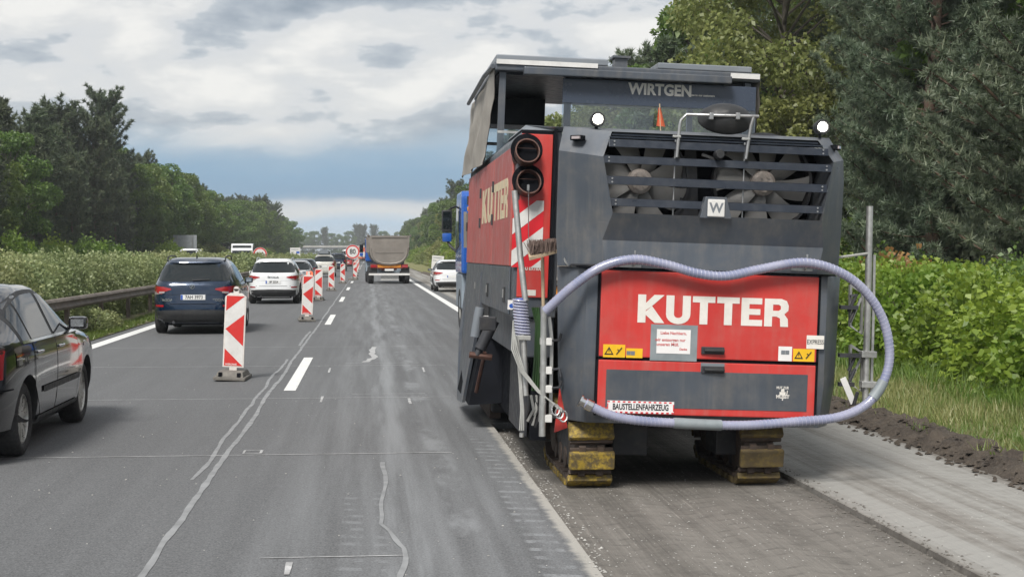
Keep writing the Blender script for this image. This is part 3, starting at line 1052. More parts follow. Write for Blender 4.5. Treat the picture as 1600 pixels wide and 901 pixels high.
# wood closing the view behind the bridge
for k in range(26):
    x = -75 + 5.2 * k + random.uniform(-1.5, 1.5)
    tree(pick((.5, 'oak_a'), (.3, 'oak_b'), (.2, 'fpine_a')), x, random.uniform(925, 960), 0, 1.30 * random.uniform(0.9, 1.12), random.uniform(0, 6), 'closing the view behind the road bridge', 'behind the road bridge')


def shrub(seed, sx, sy, H, n, size, mat, up=0.3, power=3.0, lump=0.22):
    """bush: leaves spread through the outer shell of a lumpy rounded block, on thin stems"""
    r_ = np.random.default_rng(seed)
    d = unit(r_.normal(size=(n, 3)))
    d[:, 2] = np.abs(d[:, 2]) * 1.0 - 0.12
    d = unit(d)
    k = (np.abs(d[:, 0]) ** power + np.abs(d[:, 1]) ** power + np.abs(d[:, 2]) ** power) ** (-1 / power)
    lm = np.array([mnoise.noise(Vector(q * 3.1) + Vector((seed, 0, 0))) + 0.5 * mnoise.noise(Vector(q * 7.3) + Vector((0, seed, 0))) for q in d])
    rad = k * (1 - 0.40 * r_.random(n) ** 1.6 + lump * lm)
    P = d * rad[:, None] * np.array([sx / 2, sy / 2, H * 0.94])
    P[:, 2] = np.maximum(P[:, 2] + 0.04, 0.03)
    D = unit(d * 0.7 + r_.normal(size=(n, 3)) * 0.7 + np.array([0, 0, up]))
    sz = size * r_.uniform(0.65, 1.35, n)
    T = np.clip(0.45 + 0.5 * lm + r_.normal(0, 0.22, n), 0, 1)
    V = leaf_quads(P, D, sz, sz * 0.33, r_)
    # upright shoots breaking the outline
    ns = int(H * 16)
    sp, sdn = [], []
    for _ in range(ns):
        a, q = r_.random() * 6.283, r_.random() ** 0.5 * 0.8
        b0 = np.array([math.cos(a) * q * sx / 2, math.sin(a) * q * sy / 2, H * 0.86 * (1 - 0.25 * q)])
        dr = unit(np.array([r_.normal() * 0.3, r_.normal() * 0.3, 1.0]))
        for j in range(9):
            sp.append(b0 + dr * (j / 9) * r_.uniform(0.18, 0.34) * min(1.3, H))
            sdn.append(unit(dr * 0.6 + r_.normal(size=3) * 0.6))
    V2 = leaf_quads(np.array(sp), np.array(sdn), np.full(len(sp), size), np.full(len(sp), size * 0.3), r_)
    me = fast_mesh('foliage', np.concatenate([V, V2]), 4, np.concatenate([T, np.clip(r_.normal(0.7, .2, len(sp)), 0, 1)]), mat)
    m_ = MB()
    for _ in range(9):
        a, q = r_.random() * 6.283, r_.random() ** 0.5
        e = Vector((math.cos(a) * q * sx * .38, math.sin(a) * q * sy * .38, H * 0.8))
        m_.tube([(e.x * .2, e.y * .2, -0.05), (e.x * .55, e.y * .55, H * .4), e], [0.022, 0.014, 0.006], 4)
    st = m_.build('stem', 'bark_grey', smooth=0)
    sm_ = st.data
    bpy.data.objects.remove(st)
    return me, sm_


def place_shrub(pr, name, x, y, z, sc, label, grp, cat='shrub'):
    e = empty(name, (x, y, z), (0, 0, random.choice((0, math.pi)) + random.uniform(-.15, .15)))
    e.scale = (random.uniform(.93, 1.08), 1.0, sc)
    link('foliage', pr[0], e)
    link('stem', pr[1], e)
    tag(e, label, cat, grp)


SH = [shrub(41 + k, 2.0, 2.5, 1.62, 9000, 0.085, 'leaf_grey') for k in range(3)]
SHF = [shrub(51 + k, 2.2, 6.4, 1.62, 7000, 0.15, 'leaf_grey') for k in range(2)]
yv = 23.5
i = 0
while yv < 66:
    place_shrub(SH[i % 3], 'hedge_shrub', -7.62 + random.uniform(-.1, .1), yv, 0.05, random.uniform(.93, 1.05),
                'grey-green leafy hedge shrub on the median behind the rusty guardrail', 'hedge shrubs on the median')
    yv += 1.75; i += 1
while yv < 330:
    place_shrub(SHF[i % 2], 'hedge_shrub', -7.6 + random.uniform(-.15, .15), yv + 2, 0.05, random.uniform(.9, 1.06),
                'grey-green hedge shrub farther along the median past the blue car', 'far hedge shrubs on the median')
    yv += 5.2; i += 1
LOW = [shrub(61, 0.95, 1.1, 0.52, 1700, 0.075, 'leaf_grey')]
for x, y, s_ in ((-6.15, 33.2, .85), (-6.1, 34.4, .7)):
    place_shrub(LOW[0], 'low_shrub', x, y, 0.05, s_, 'small green shrub growing out under the rusty guardrail', 'small shrubs under the guardrail')

LH = [shrub(71 + k, 2.6, 2.5, 1.28, 8500, 0.105, 'leaf_lime', 0.1, 2.6, 0.28) for k in range(3)]
UNL = shrub(77, 2.4, 2.4, 1.4, 6000, 0.095, 'leaf_green', 0.2, 2.4, 0.3)
yv = 13.8
i = 0
while yv < 36:
    x = 8.25 + 0.02 * (yv - 16) + random.uniform(-.12, .12)
    place_shrub(LH[i % 3], 'lime_shrub', x, yv, zr(x, yv) - 0.02, random.uniform(.86, 1.0) if yv < 20 else random.uniform(.98, 1.12),
                'bright lime green leafy shrub of the hedge along the grass verge', 'lime green shrubs beside the verge')
    x2 = x + 2.1
    place_shrub((LH[(i + 1) % 3] if i % 4 else UNL), 'lime_shrub', x2, yv + 1.0, zr(x2, yv), random.uniform(.95, 1.08),
                'bright lime green shrub in the second row of the hedge', 'lime green shrubs of the second row')
    yv += 1.75; i += 1
RS = shrub(81, 1.6, 1.6, 1.45, 900, 0.11, 'leaf_rust', 0.3, 2.2, 0.4)
for x, y in ((9.3, 25.2), (9.9, 26.8), (9.0, 24.2)):
    place_shrub(RS, 'rust_shrub', x, y, zr(x, y), 1.03, 'sparse rust brown shrub rising out of the lime green hedge', 'rust brown shrubs')
UN = [shrub(95, 3.4, 3.4, 2.6, 4200, 0.17, 'leaf_green', 0.3, 2.2, 0.35), shrub(96, 3.0, 3.0, 3.6, 4200, 0.17, 'pine_near', 0.3, 2.0, 0.35)]
for xx in (15.0, 18.5, 23.0):
    for yv in np.arange(xx * 2.0, 90, 3.3):
        x = xx + random.uniform(-1, 1)
        place_shrub(UN[int(random.random() < .55)], 'undergrowth_bush', x, yv, zr(x, yv), random.uniform(.7, 1.2), 'dark leafy undergrowth bush between the trunks of the right-hand wood', 'undergrowth of the right-hand wood')
UB = [shrub(91, 3.6, 3.6, 2.6, 3600, 0.22, 'leaf_lime', 0.3, 2.2, 0.35), shrub(92, 4.2, 4.2, 3.0, 3800, 0.24, 'leaf_olive', 0.3, 2.2, 0.35)]
for yv in np.arange(70, 300, 6.5):
    x = 10.3 + random.uniform(-.8, .8)
    place_shrub(UB[int(random.random() < .5)], 'edge_bush', x, yv, zr(x, yv), random.uniform(.7, 1.15), 'bright bush at the foot of the right-hand wood', 'bushes along the right-hand wood')
for yv in np.arange(95, 330, 6.0):
    if random.random() < .75:
        place_shrub(UB[int(random.random() < .25)], 'edge_bush', -21.8 + random.uniform(-.7, .7), yv, 0.02, random.uniform(.6, 1.15), 'bright bush at the foot of the left-hand wood', 'bushes along the left-hand wood')


def grass(name, n, xr, yr, zf, h0, h1, mat, bias=1.0, dens=None, wide=0.004):
    X = rng.uniform(*xr, n)
    Yc = yr[0] + (yr[1] - yr[0]) * rng.random(n) ** bias
    keep = np.array([rng.random() < dens(x, y) for x, y in zip(X, Yc)]) if dens else np.ones(n, bool)
    X, Yc = X[keep], Yc[keep]
    n = len(X)
    Z = np.array([zf(x, y) for x, y in zip(X, Yc)])
    cl_ = np.array([mnoise.noise(Vector((x * .9, y * .5, 3))) for x, y in zip(X, Yc)])
    h = rng.uniform(h0, h1, n) * (1 + 0.5 * cl_)
    P = np.stack([X, Yc, Z - 0.01], 1)
    a = rng.uniform(0, 6.283, n)
    s_ = np.stack([np.cos(a), np.sin(a), np.zeros(n)], 1) * (wide * (1 + Yc / 14))[:, None]
    ln = np.stack([rng.normal(0, .35, n), rng.normal(0, .35, n), np.ones(n)], 1)
    ln = unit(ln) * h[:, None]
    V = np.stack([P - s_, P + s_, P + ln], 1).reshape(-1, 3)
    T = np.clip(0.45 + 0.55 * cl_ + rng.normal(0, .25, n), 0, 1)
    return kind(link(name, fast_mesh(name, V, 3, T, mat)), 'stuff')


grass('verge_grass', 95000, (BERM_X + .35, 8.6), (9.5, 48), zr, 0.05, 0.17, 'grass_blade', 1.35, lambda x, y: 0.25 + 0.75 * min(1, max(0, (x - 5.4) / .5)))
grass('tall_grass', 9000, (6.6, 7.6), (13, 40), zr, 0.14, 0.36, 'grass_green', 1.3)
grass('median_grass', 26000, (-6.1, -5.5), (19, 60), lambda x, y: 0.02, 0.04, 0.13, 'grass_green', 1.2, lambda x, y: 0.9 if pn(x, y, .7, 1) > -0.15 else 0.15)
grass('ridge_tufts', 2500, (BERM_X + .1, BERM_X + .5), (9.5, 34), lambda x, y: 0.06, 0.05, 0.14, 'grass_blade', 1.2, lambda x, y: 1.0 if pn(x, y, 1.6, 8) > 0.1 else 0.05)


# ------------------------------------------------------------ guardrail, bridge
def guardrail(y0, y1, post_mesh_step):
    e = empty('guardrail', (-6.25, y0, 0))
    prof = [(0.0, 0.83), (0.05, 0.815), (0.085, 0.77), (0.04, 0.72), (0.04, 0.69), (0.085, 0.64), (0.05, 0.59), (0.0, 0.575), (-.02, .575), (-.02, .83)]
    n_ = int((y1 - y0) / 4)
    beam = None
    for k in range(n_):
        if beam is None:
            m_ = MB()
            m_.loft([[(x, yy, z) for x, z in prof] for yy in (0.004, 3.985)])
            beam = m_.build('rail_beam', 'rail_rust', e, smooth=30)
            m_ = MB()
            m_.bx(-.16, -.06, -.05, .05, -.1, .78)
            m_.bx(-.059, -.021, -.06, .06, .60, .80)
            post = m_.build('post', 'rail_rust', e, smooth=0, bevel=.006)
            post.location.y = 2
            m_ = MB()
            m_.loft([[(x, yy, z) for x, z in [(-.24, .79), (-.14, .79), (-.14, .66), (-.24, .66)]] for yy in (0.004, 3.985)])
            back = m_.build('back_beam', 'rail_rust', e, smooth=0)
        else:
            for o_ in (beam, post, back):
                c = o_.copy()
                COL.objects.link(c)
                c.location.y = o_.location.y + 4 * k
    tag(e, 'weathered brown steel guardrail in front of the median hedge', 'guardrail')


guardrail(18, 290, 4)


def bridge():
    Yb = 850
    e = empty('road_bridge', (-18, Yb, 0))
    m_ = MB(); m_.bx(-62, 62, 0, 11, 5.0, 6.1); m_.build('deck', 'concrete_shaded', e, smooth=0)
    m_ = MB(); m_.bx(-62, 62, -.25, -.003, 5.75, 6.75); m_.build('parapet', 'concrete', e, smooth=0, bevel=.03)
    for x in (-27, 6, 30):
        m_ = MB(); m_.bx(x - .8, x + .8, 1.5, 9.5, -.2, 4.997); m_.build('pier', 'concrete_shaded', e, smooth=0)
    m_ = MB(); m_.prism([(30, 11, 0), (62, 11, 0), (62, 11, 5)], [(30, 0.5, 0), (62, .5, 0), (62, .5, 5)]); m_.build('abutment', 'concrete_shaded', e, smooth=0)
    m_ = MB(); m_.prism([(-30, 11, 0), (-62, 11, 0), (-62, 11, 5)], [(-30, 0.5, 0), (-62, .5, 0), (-62, .5, 5)]); m_.build('abutment', 'concrete_shaded', e, smooth=0)
    tag(e, 'pale concrete road bridge crossing the motorway in the distance', 'bridge')


bridge()

# ------------------------------------------------------------ vehicles
def wheel(parent, x, y, r, wdt, side, spokes=10, rim='rim_silver', name='wheel', detail=True, rimr=0.66):
    """tyre with rounded shoulders; its rim is a sub-part"""
    M = Matrix.Translation((x, y, r)) @ Euler((0, R(90) * side, 0)).to_matrix().to_4x4()
    h = wdt / 2
    m_ = MB()
    k = rimr
    m_.lathe([(r * k, -h * .8), (r * (k + .04), -h * .95), (r * .86, -h), (r * .96, -h * .85), (r, -h * .45), (r, h * .45), (r * .96, h * .85), (r * .86, h), (r * (k + .04), h * .95), (r * k, h * .8), (r * k, -h * .8)], 32 if detail else 20, M)
    t_ = m_.build(name, 'rubber', parent, smooth=50)
    m_ = MB()
    m_.lathe([(r * k * 1.02, h * .82), (r * k * .95, h * .86), (r * k * .90, h * .6), (r * k * .88, h * .1), (0.001, h * .1)], 32 if detail else 16, M)
    m_.lathe([(0.001, h * .72), (r * .15, h * .72), (r * .17, h * .4), (r * .17, h * .1)], 16, M)
    if detail:
        for i in range(spokes):
            a = 2 * math.pi * i / spokes
            q = M @ Euler((0, 0, a)).to_matrix().to_4x4()
            s0, s1 = r * .11, r * k * .93
            m_.raw([(s0, -.022, h * .68), (s0, .022, h * .68), (s1, .03, h * .74), (s1, -.03, h * .74),
                    (s0, -.022, h * .3), (s0, .022, h * .3), (s1, .03, h * .4), (s1, -.03, h * .4)],
                   [(0, 1, 2, 3), (0, 4, 5, 1), (1, 5, 6, 2), (3, 2, 6, 7), (0, 3, 7, 4)], q)
    m_.build('rim', rim, t_, smooth=35)
    m_ = MB()
    m_.lathe([(r * k * .875, h * .12), (r * .18, h * .12)], 24, M)
    m_.build('rim_shadow', 'trim_black', t_, smooth=0)
    return t_


class Car:
    """body lofted over height from a side profile: rows of (z, rear y, front y, half width)"""

    def __init__(s, name, rows, loc, paint, n=5.0, rz=0.0):
        s.rows = np.array(rows, float)
        s.n = n
        s.e = empty(name, loc, (0, 0, rz))
        s.paint = paint

    def row(s, z):
        return [float(np.interp(z, s.rows[:, 0], s.rows[:, k])) for k in (1, 2, 3)]

    def rear(s, x, z):
        a, b, w_ = s.row(z)
        q = min(0.999, abs(x) / w_)
        return (a + b) / 2 - (b - a) / 2 * (1 - q ** s.n) ** (1 / s.n)

    def front(s, x, z):
        a, b, w_ = s.row(z)
        q = min(0.999, abs(x) / w_)
        return (a + b) / 2 + (b - a) / 2 * (1 - q ** s.n) ** (1 / s.n)

    def side(s, y, z):
        a, b, w_ = s.row(z)
        q = min(0.999, abs(y - (a + b) / 2) / ((b - a) / 2))
        return w_ * (1 - q ** s.n) ** (1 / s.n)

    def body(s, arches, ar=0.37, clad=None):
        zs = []
        rr = s.rows[:, 0]
        for a, b in zip(rr[:-1], rr[1:]):
            zs += list(np.linspace(a, b, 3)[:-1])
        zs.append(rr[-1])
        N = 88
        rings = []
        # smooth the profile a little so the sheet metal has no creases where rows meet
        prof = np.array([s.row(z) for z in zs])
        for z, (a, b, w_) in zip(zs, prof):
            ring = []
            for k in range(N):
                t_ = 2 * math.pi * k / N
                c_, s_ = math.cos(t_), math.sin(t_)
                ring.append((w_ * math.copysign(abs(c_) ** (2 / s.n), c_), (a + b) / 2 + (b - a) / 2 * math.copysign(abs(s_) ** (2 / s.n), s_), z))
            rings.append(ring)
        m_ = MB()
        m_.loft(rings)
        o_ = m_.build('body', s.paint, s.e, smooth=28)
        m_ = MB()
        for y in arches:
            for sd_ in (-1, 1):
                M = Matrix.Translation((sd_ * 0.95, y, ar * 0.93)) @ Euler((0, R(90), 0)).to_matrix().to_4x4()
                m_.lathe([(0.0005, -.36), (ar, -.36), (ar, .36), (0.0005, .36)], 40, M)
        cut = m_.build('cut', 'trim_black', None, smooth=0, weld=True)
        cut.location = s.e.location
        cut.rotation_euler = s.e.rotation_euler
        md = o_.modifiers.new('b', 'BOOLEAN')
        md.object = cut
        md.operation = 'DIFFERENCE'
        md.solver = 'EXACT'
        try:
            md.material_mode = 'TRANSFER'
        except Exception:
            pass
        dg = bpy.context.evaluated_depsgraph_get()
        me = bpy.data.meshes.new_from_object(o_.evaluated_get(dg))
        o_.modifiers.clear()
        o_.data = me
        me.shade_smooth()
        me.set_sharp_from_angle(angle=R(28))
        bpy.data.objects.remove(cut)
        s.b = o_
        return o_

    def grid(s, name, cols, mat, fn, parent=None, nz=8, off=0.004, thick=0.0):
        """panel that follows the body: cols = (t, z low, z high); fn maps (t, z) to a point pushed out by off"""
        m_ = MB()
        vs = []
        for t_, z0, z1 in cols:
            for k in range(nz + 1):
                vs.append(fn(t_, z0 + (z1 - z0) * k / nz, off))
        c_ = nz + 1
        fs = [(i * c_ + k, i * c_ + k + 1, (i + 1) * c_ + k + 1, (i + 1) * c_ + k) for i in range(len(cols) - 1) for k in range(nz)]
        m_.raw(vs, fs)
        return m_.build(name, mat, parent or s.e, smooth=40)

    @staticmethod
    def dense(cols, n=5):
        out = []
        for a, b in zip(cols[:-1], cols[1:]):
            for k in range(n):
                out.append(tuple(a[j] + (b[j] - a[j]) * k / n for j in range(3)))
        return out + [cols[-1]]

    def rp(s, name, cols, mat, parent=None, off=0.004, nz=8):
        return s.grid(name, s.dense(cols), mat, lambda x, z, o: (x, s.rear(x, z) - o, z), parent, nz, off)

    def fp(s, name, cols, mat, parent=None, off=0.004, nz=8):
        return s.grid(name, s.dense(cols), mat, lambda x, z, o: (x, s.front(x, z) + o, z), parent, nz, off)

    def sp(s, name, cols, mat, sd_, parent=None, off=0.004, nz=8):
        return s.grid(name, s.dense(cols), mat, lambda y, z, o: (sd_ * (s.side(y, z) + o), y, z), parent, nz, off)

    def plate(s, txt, z, w_=0.52, h=0.11, tsize=0.10, off=0.012, x=0.0, ylow=None):
        y = min(s.rear(x, z - h / 2), s.rear(x, z + h / 2)) - off
        m_ = MB()
        m_.bx(x - w_ / 2, x + w_ / 2, y, y + .014, z - h / 2, z + h / 2)
        p_ = m_.build('licence_plate', 'plate_white', s.e, smooth=0, bevel=.003)
        m_ = MB()
        m_.bx(x - w_ / 2 + .003, x - w_ / 2 + .045, y - .002, y - .0005, z - h / 2 + .004, z + h / 2 - .004)
        m_.build('band', 'plate_blue', p_, smooth=0)
        if txt:
            text('characters', txt, tsize, 'black_print', p_, Matrix.Translation((x + .022, y - .002, z)) @ FACE_BACK, 0.002, 0.0008, 0.86)
        return p_

    def mirror(s, y, z, sd_, mat, size=(.185, .11, .125)):
        x = sd_ * (s.side(y, z) + size[0] / 2 + .03)
        m_ = MB()
        m_.box((x, y, z + .02), size)
        o_ = m_.build('door_mirror', mat, s.e, smooth=40, bevel=.04)
        m_ = MB()
        m_.box((x, y - size[1] / 2 - .001, z + .02), (size[0] * .66, .006, size[2] * .58))
        m_.build('mirror_glass', 'chrome', o_, smooth=0)
        m_ = MB()
        m_.tube([(sd_ * (s.side(y, z) - .02), y + .02, z - .04), (x - sd_ * .05, y, z - .02)], .018, 6)
        m_.build('arm', 'trim_black', o_, smooth=50)
        return o_

    def wheels(s, ys, r, wdt=.215, track=None, **kw):
        for y in ys:
            for sd_ in (-1, 1):
                wheel(s.e, sd_ * (track or (s.row(r)[2] - wdt / 2 - .015)), y, r, wdt, sd_, **kw)


def mirror_cols(cols):
    return [(-a, b, c) for a, b, c in reversed(cols)]


# --- black saloon in the left lane
def black_car():
    rows = [(.19, .16, 4.38, .76), (.27, .05, 4.48, .84), (.40, .0, 4.55, .868), (.55, .01, 4.57, .882), (.68, .02, 4.54, .885), (.78, .035, 4.46, .884),
            (.86, .05, 4.32, .878), (.915, .065, 4.08, .868), (.955, .09, 3.80, .856), (.985, .13, 3.52, .842), (1.02, .24, 3.32, .824), (1.08, .44, 3.14, .795),
            (1.17, .64, 2.96, .752), (1.27, .86, 2.74, .705), (1.35, 1.07, 2.54, .662), (1.405, 1.26, 2.36, .622), (1.435, 1.42, 2.20, .580), (1.452, 1.56, 2.06, .50), (1.462, 1.68, 1.95, .36)]
    c = Car('saloon_car', rows, (-3.76, 11.98, 0), 'car_black', 5.5)
    RW, FW = .93, 3.51
    c.body((RW, FW), .36)
    c.wheels((RW, FW), .318, .215, spokes=10)
    for sd_ in (1, -1):
        top = lambda y: float(np.interp(y, [.75, 1.0, 1.25, 1.5, 1.9, 2.3, 2.6, 2.9, 3.2], [1.13, 1.255, 1.325, 1.358, 1.372, 1.345, 1.285, 1.18, 1.03]))
        c.sp('window_frame', [(y, .95, top(y) + .035) for y in (.80, .9, 1.0, 1.15, 1.3, 1.5, 1.75, 2.0, 2.3, 2.6, 2.9, 3.12)], 'trim_black', sd_, off=.0022, nz=12)
        m1 = [(y, .985 + .00 * y, top(y) - .0) for y in (.86, 1.0, 1.12)]
        q_ = c.sp('quarter_window', m1, 'car_glass', sd_, off=.005)
        d1 = c.sp('rear_door', [(y, .30 + max(0, .42 - abs(y - 1.02)) * 1.0, .955) for y in (1.16, 1.3, 1.45, 1.7, 2.03)], 'car_black', sd_, off=.003)
        c.sp('window', [(y, .988, top(y)) for y in (1.17, 1.3, 1.5, 1.75, 1.97)], 'car_glass', sd_, d1, off=.006)
        d2 = c.sp('front_door', [(y, .30, .955 - max(0, y - 2.9) * .04) for y in (2.05, 2.4, 2.8, 3.02)], 'car_black', sd_, off=.003)
        c.sp('window', [(y, .985, top(y)) for y in (2.07, 2.3, 2.6, 2.9, 3.06)], 'car_glass', sd_, d2, off=.006)
        for d_, y in ((d1, 1.24), (d2, 2.13)):
            m_ = MB()
            x0 = sd_ * (c.side(y + .1, .87) + .022)
            m_.tube([(x0 - sd_ * .02, y, .868), (x0, y + .03, .87), (x0, y + .15, .872), (x0 - sd_ * .02, y + .18, .872)], .013, 6)
            m_.build('handle', 'chrome', d_, smooth=60)
        c.sp('sill_trim', [(1.32, .245, .30), (3.10, .245, .30)], 'trim_black', sd_, off=.012)
        c.sp('side_moulding', [(1.42, .50, .555), (2.04, .50, .555), (3.05, .50, .555)], 'trim_black', sd_, off=.014)
        c.sp('window_surround', [(y, .962, .985) for y in (.84, 1.4, 2.2, 3.1)], 'chrome', sd_, off=.006)
        for y in (1.14, 2.04, 3.035):
            c.sp('door_seam', [(y - .006, .32, .96), (y + .006, .32, .96)], 'black_void', sd_, off=.0045)
        c.sp('tail_light', [(.10, .70, .93), (.22, .72, .935), (.30, .78, .93)], 'lens_red', sd_, off=.006)
        c.sp('bumper_seam', [(.04, .60, .612), (.52, .60, .612)], 'black_void', sd_, off=.004)
        c.sp('fuel_flap', [(.60, .77, .90), (.74, .77, .90)], 'car_black', sd_, off=.005)
        c.sp('side_repeater', [(3.33, .80, .83), (3.43, .80, .83)], 'lens_clear', sd_, off=.006)
        c.mirror(2.86, 1.03, sd_, 'car_black')
    for sx in (-1, 1):
        cols = [(.42, .70, .92), (.62, .68, .925), (.80, .70, .93)]
        c.rp('tail_light', cols if sx > 0 else mirror_cols(cols), 'lens_red', off=.006)
    c.rp('rear_window', [(-.55, 1.06, 1.36), (-.3, 1.05, 1.385), (0, 1.05, 1.39), (.3, 1.05, 1.385), (.55, 1.06, 1.36)], 'car_glass')
    c.fp('windscreen', [(-.62, 1.04, 1.36), (0, 1.02, 1.40), (.62, 1.04, 1.36)], 'car_glass')
    c.plate('', .72)
    c.rp('bumper', [(-.84, .24, .40), (0, .24, .42), (.84, .24, .40)], 'trim_black', off=.008)
    tag(c.e, 'glossy black saloon with silver alloy wheels beside the first striped beacon', 'car')


black_car()


def suv_rows(L, H, Wd, tail=0.55, hood=1.0, z0=.24):
    w = Wd / 2
    k = H / 1.66
    return [(z0, .14, L - .12, w * .84), (z0 + .08, .05, L - .04, w * .95), (.44 * k, .0, L, w * .985), (.60 * k, .0, L, w), (.74 * k, .02, L - .03, w),
            (.88 * k, .045, L - .10, w * .995), (.98 * k, .06, L - .26, w * .99), (1.04 * k, .075, L - .75, w * .975), (1.08 * k, .09, L - 1.15, w * .955),
            (1.17 * k, .15 * tail / .55, L - 1.36, w * .915), (1.30 * k, .27 * tail / .55, L - 1.62, w * .855), (1.43 * k, .40 * tail / .55, L - 1.90, w * .79),
            (1.52 * k, .47 * tail / .55, L - 2.12, w * .735), (1.585 * k, .53 * tail / .55, L - 2.34, w * .68), (1.63 * k, .66 * tail / .55, L - 2.55, w * .60), (1.655 * k, .85 * tail / .55, L - 2.8, w * .48), (1.66 * k, 1.1, L - 3.05, w * .32)]


def hatch(name, label, paint, loc, L=4.6, H=1.66, Wd=1.86, plate='', tail=.55, lights='slim', detail=2, brake=False, rails=True, lower='trim_black', rz=0.0, wr=.345, cat='car', grp=None):
    c = Car(name, suv_rows(L, H, Wd, tail), loc, paint, 5.0, rz)
    k = H / 1.66
    w = Wd / 2
    RW, FW = .92, L - .93
    c.body((RW, FW), wr + .045)
    c.wheels((RW, FW), wr, .225, detail=detail > 1)
    win = [(-.745 * w / .93, 1.17 * k, 1.36 * k), (-.70 * w / .93, 1.155 * k, 1.475 * k), (-.55 * w / .93, 1.15 * k, 1.515 * k), (0, 1.145 * k, 1.53 * k)]
    win = win + mirror_cols(win[:-1])
    rw = c.rp('rear_window', win, 'car_glass', off=.006)
    m_ = MB()
    m_.tube([(-.02, c.rear(0, 1.17 * k) - .02, 1.165 * k), (.16, c.rear(.16, 1.175 * k) - .022, 1.175 * k), (.34, c.rear(.34, 1.18 * k) - .02, 1.18 * k)], [.022, .016, .01], 6)
    m_.build('wiper', 'trim_black', rw, smooth=60)
    # roof spoiler over the rear window
    zt = 1.55 * k
    sp_ = [(x, c.rear(x, zt) - .07 + .04 * (abs(x) / (.62 * w)) ** 4) for x in np.linspace(-.68 * w, .68 * w, 13)]
    m_ = MB()
    m_.loft([[(x, y, zt - .012), (x, y + .012, zt + .012 - .01 * (abs(x) / w) ** 2), (x, y + .20, zt + .05 - .05 * (abs(x) / w) ** 2), (x, y + .20, zt - .03)] for x, y in sp_])
    m_.build('roof_spoiler', paint if detail > 1 else 'trim_black', c.e, smooth=40)
    for sx in (-1, 1):
        if lights == 'slim':
            cols = [(.46 * w / .93, .965 * k, .99 * k), (.60 * w / .93, .925 * k, 1.02 * k), (.78 * w / .93, .89 * k, 1.04 * k), (.90 * w / .93, .83 * k, 1.05 * k)]
            cols2 = [(.60 * w / .93, .898 * k, .93 * k), (.76 * w / .93, .868 * k, .925 * k), (.87 * w / .93, .855 * k, .92 * k)]
        elif lights == 'block':
            cols = [(.60 * w / .93, .78 * k, 1.04 * k), (.74 * w / .93, .77 * k, 1.06 * k), (.885 * w / .93, .77 * k, 1.07 * k)]
            cols2 = None
        else:
            cols = [(.74 * w / .93, .80 * k, 1.25 * k), (.82 * w / .93, .79 * k, 1.24 * k), (.885 * w / .93, .79 * k, 1.16 * k)]
            cols2 = None
        f = (lambda q: q) if sx > 0 else mirror_cols
        tl = c.rp('tail_light', f(cols), 'brake_glow' if brake else 'lens_red', off=.008)
        c.sp('tail_light_wrap', [(.13, .87 * k, 1.03 * k), (.24, .89 * k, 1.02 * k), (.36, .94 * k, 1.0 * k)], 'lens_red', sx, tl, off=.008)
        if cols2:
            c.rp('reverse_light', f(cols2), 'lens_clear', tl, off=.010)
        c.rp('reflector', f([(.62 * w / .93, .60 * k, .64 * k), (.82 * w / .93, .60 * k, .645 * k)]), 'lens_red', off=.012)
        top = lambda y: float(np.interp(y, [.35, .6, 1.0, 1.6, L - 2.5, L - 2.0, L - 1.6, L - 1.3], np.array([1.30, 1.42, 1.475, 1.50, 1.49, 1.42, 1.30, 1.18]) * k))
        for nm, ys in (('quarter_window', (.52, .7, .95, 1.12)), ('rear_side_window', (1.18, 1.5, 1.8, 2.05)), ('front_side_window', (2.11, 2.4, 2.8, L - 1.55))):
            c.sp(nm, [(y, 1.10 * k + .03 * (1 - y / L), max(1.13 * k, top(y))) for y in ys], 'car_glass', sx, off=.006)
        if detail > 1:
            c.sp('door_trim', [(1.3, .30, .46), (L - 1.4, .30, .46)], lower, sx, off=.012)
            for y in (1.15, 2.08):
                c.sp('door_seam', [(y - .006, .45, 1.08 * k), (y + .006, .45, 1.08 * k)], 'black_void', sx, off=.0045)
                m_ = MB()
                x0 = sx * (c.side(y + .1, .95 * k) + .02)
                m_.tube([(x0 - sx * .02, y + .04, .95 * k), (x0, y + .07, .953 * k), (x0, y + .17, .956 * k), (x0 - sx * .02, y + .2, .956 * k)], .013, 6)
                m_.build('handle', paint, c.e, smooth=60)
        if rails:
            m_ = MB()
            xr_ = sx * w * .66
            m_.tube([(xr_, .75, 1.58 * k), (xr_, .86, 1.665 * k), (xr_ * 1.0, 1.4, 1.69 * k), (xr_, 2.2, 1.68 * k), (xr_, 2.42, 1.60 * k)], .017, 6)
            m_.build('roof_rail', 'trim_black' if paint == 'car_blue' else 'chrome', c.e, smooth=60)
        c.mirror(L - 1.62, 1.10 * k, sx, 'trim_black' if detail < 2 else paint)
    c.rp('bumper_cladding', [(-w * .97, z_, z2) for z_, z2 in [(.27, .50 * k)]] + [(-w * .6, .26, .53 * k), (0, .26, .54 * k), (w * .6, .26, .53 * k), (w * .97, .27, .50 * k)], lower, off=.010)
    c.rp('tailgate_seam', [(-.8 * w, .655 * k, .667 * k), (0, .655 * k, .667 * k), (.8 * w, .655 * k, .667 * k)], 'black_void', off=.004)
    c.rp('tailgate_crease', [(-.62 * w, .862 * k, .872 * k), (0, .872 * k, .884 * k), (.62 * w, .862 * k, .872 * k)], paint, off=.014)
    c.plate(plate, .80 * k if lights != 'slim' else .805 * k, tsize=.105)
    m_ = MB()
    m_.bx(-.62, .62, .22, .30, .20, .28)
    m_.build('underside', 'black_void', c.e, smooth=0)
    m_ = MB()
    m_.tube([(-.42, .06, .27), (-.42, .5, .27)], .035, 8)
    m_.build('exhaust_pipe', 'dark_steel', c.e, smooth=50)
    tag(c.e, label, cat, grp)
    return c


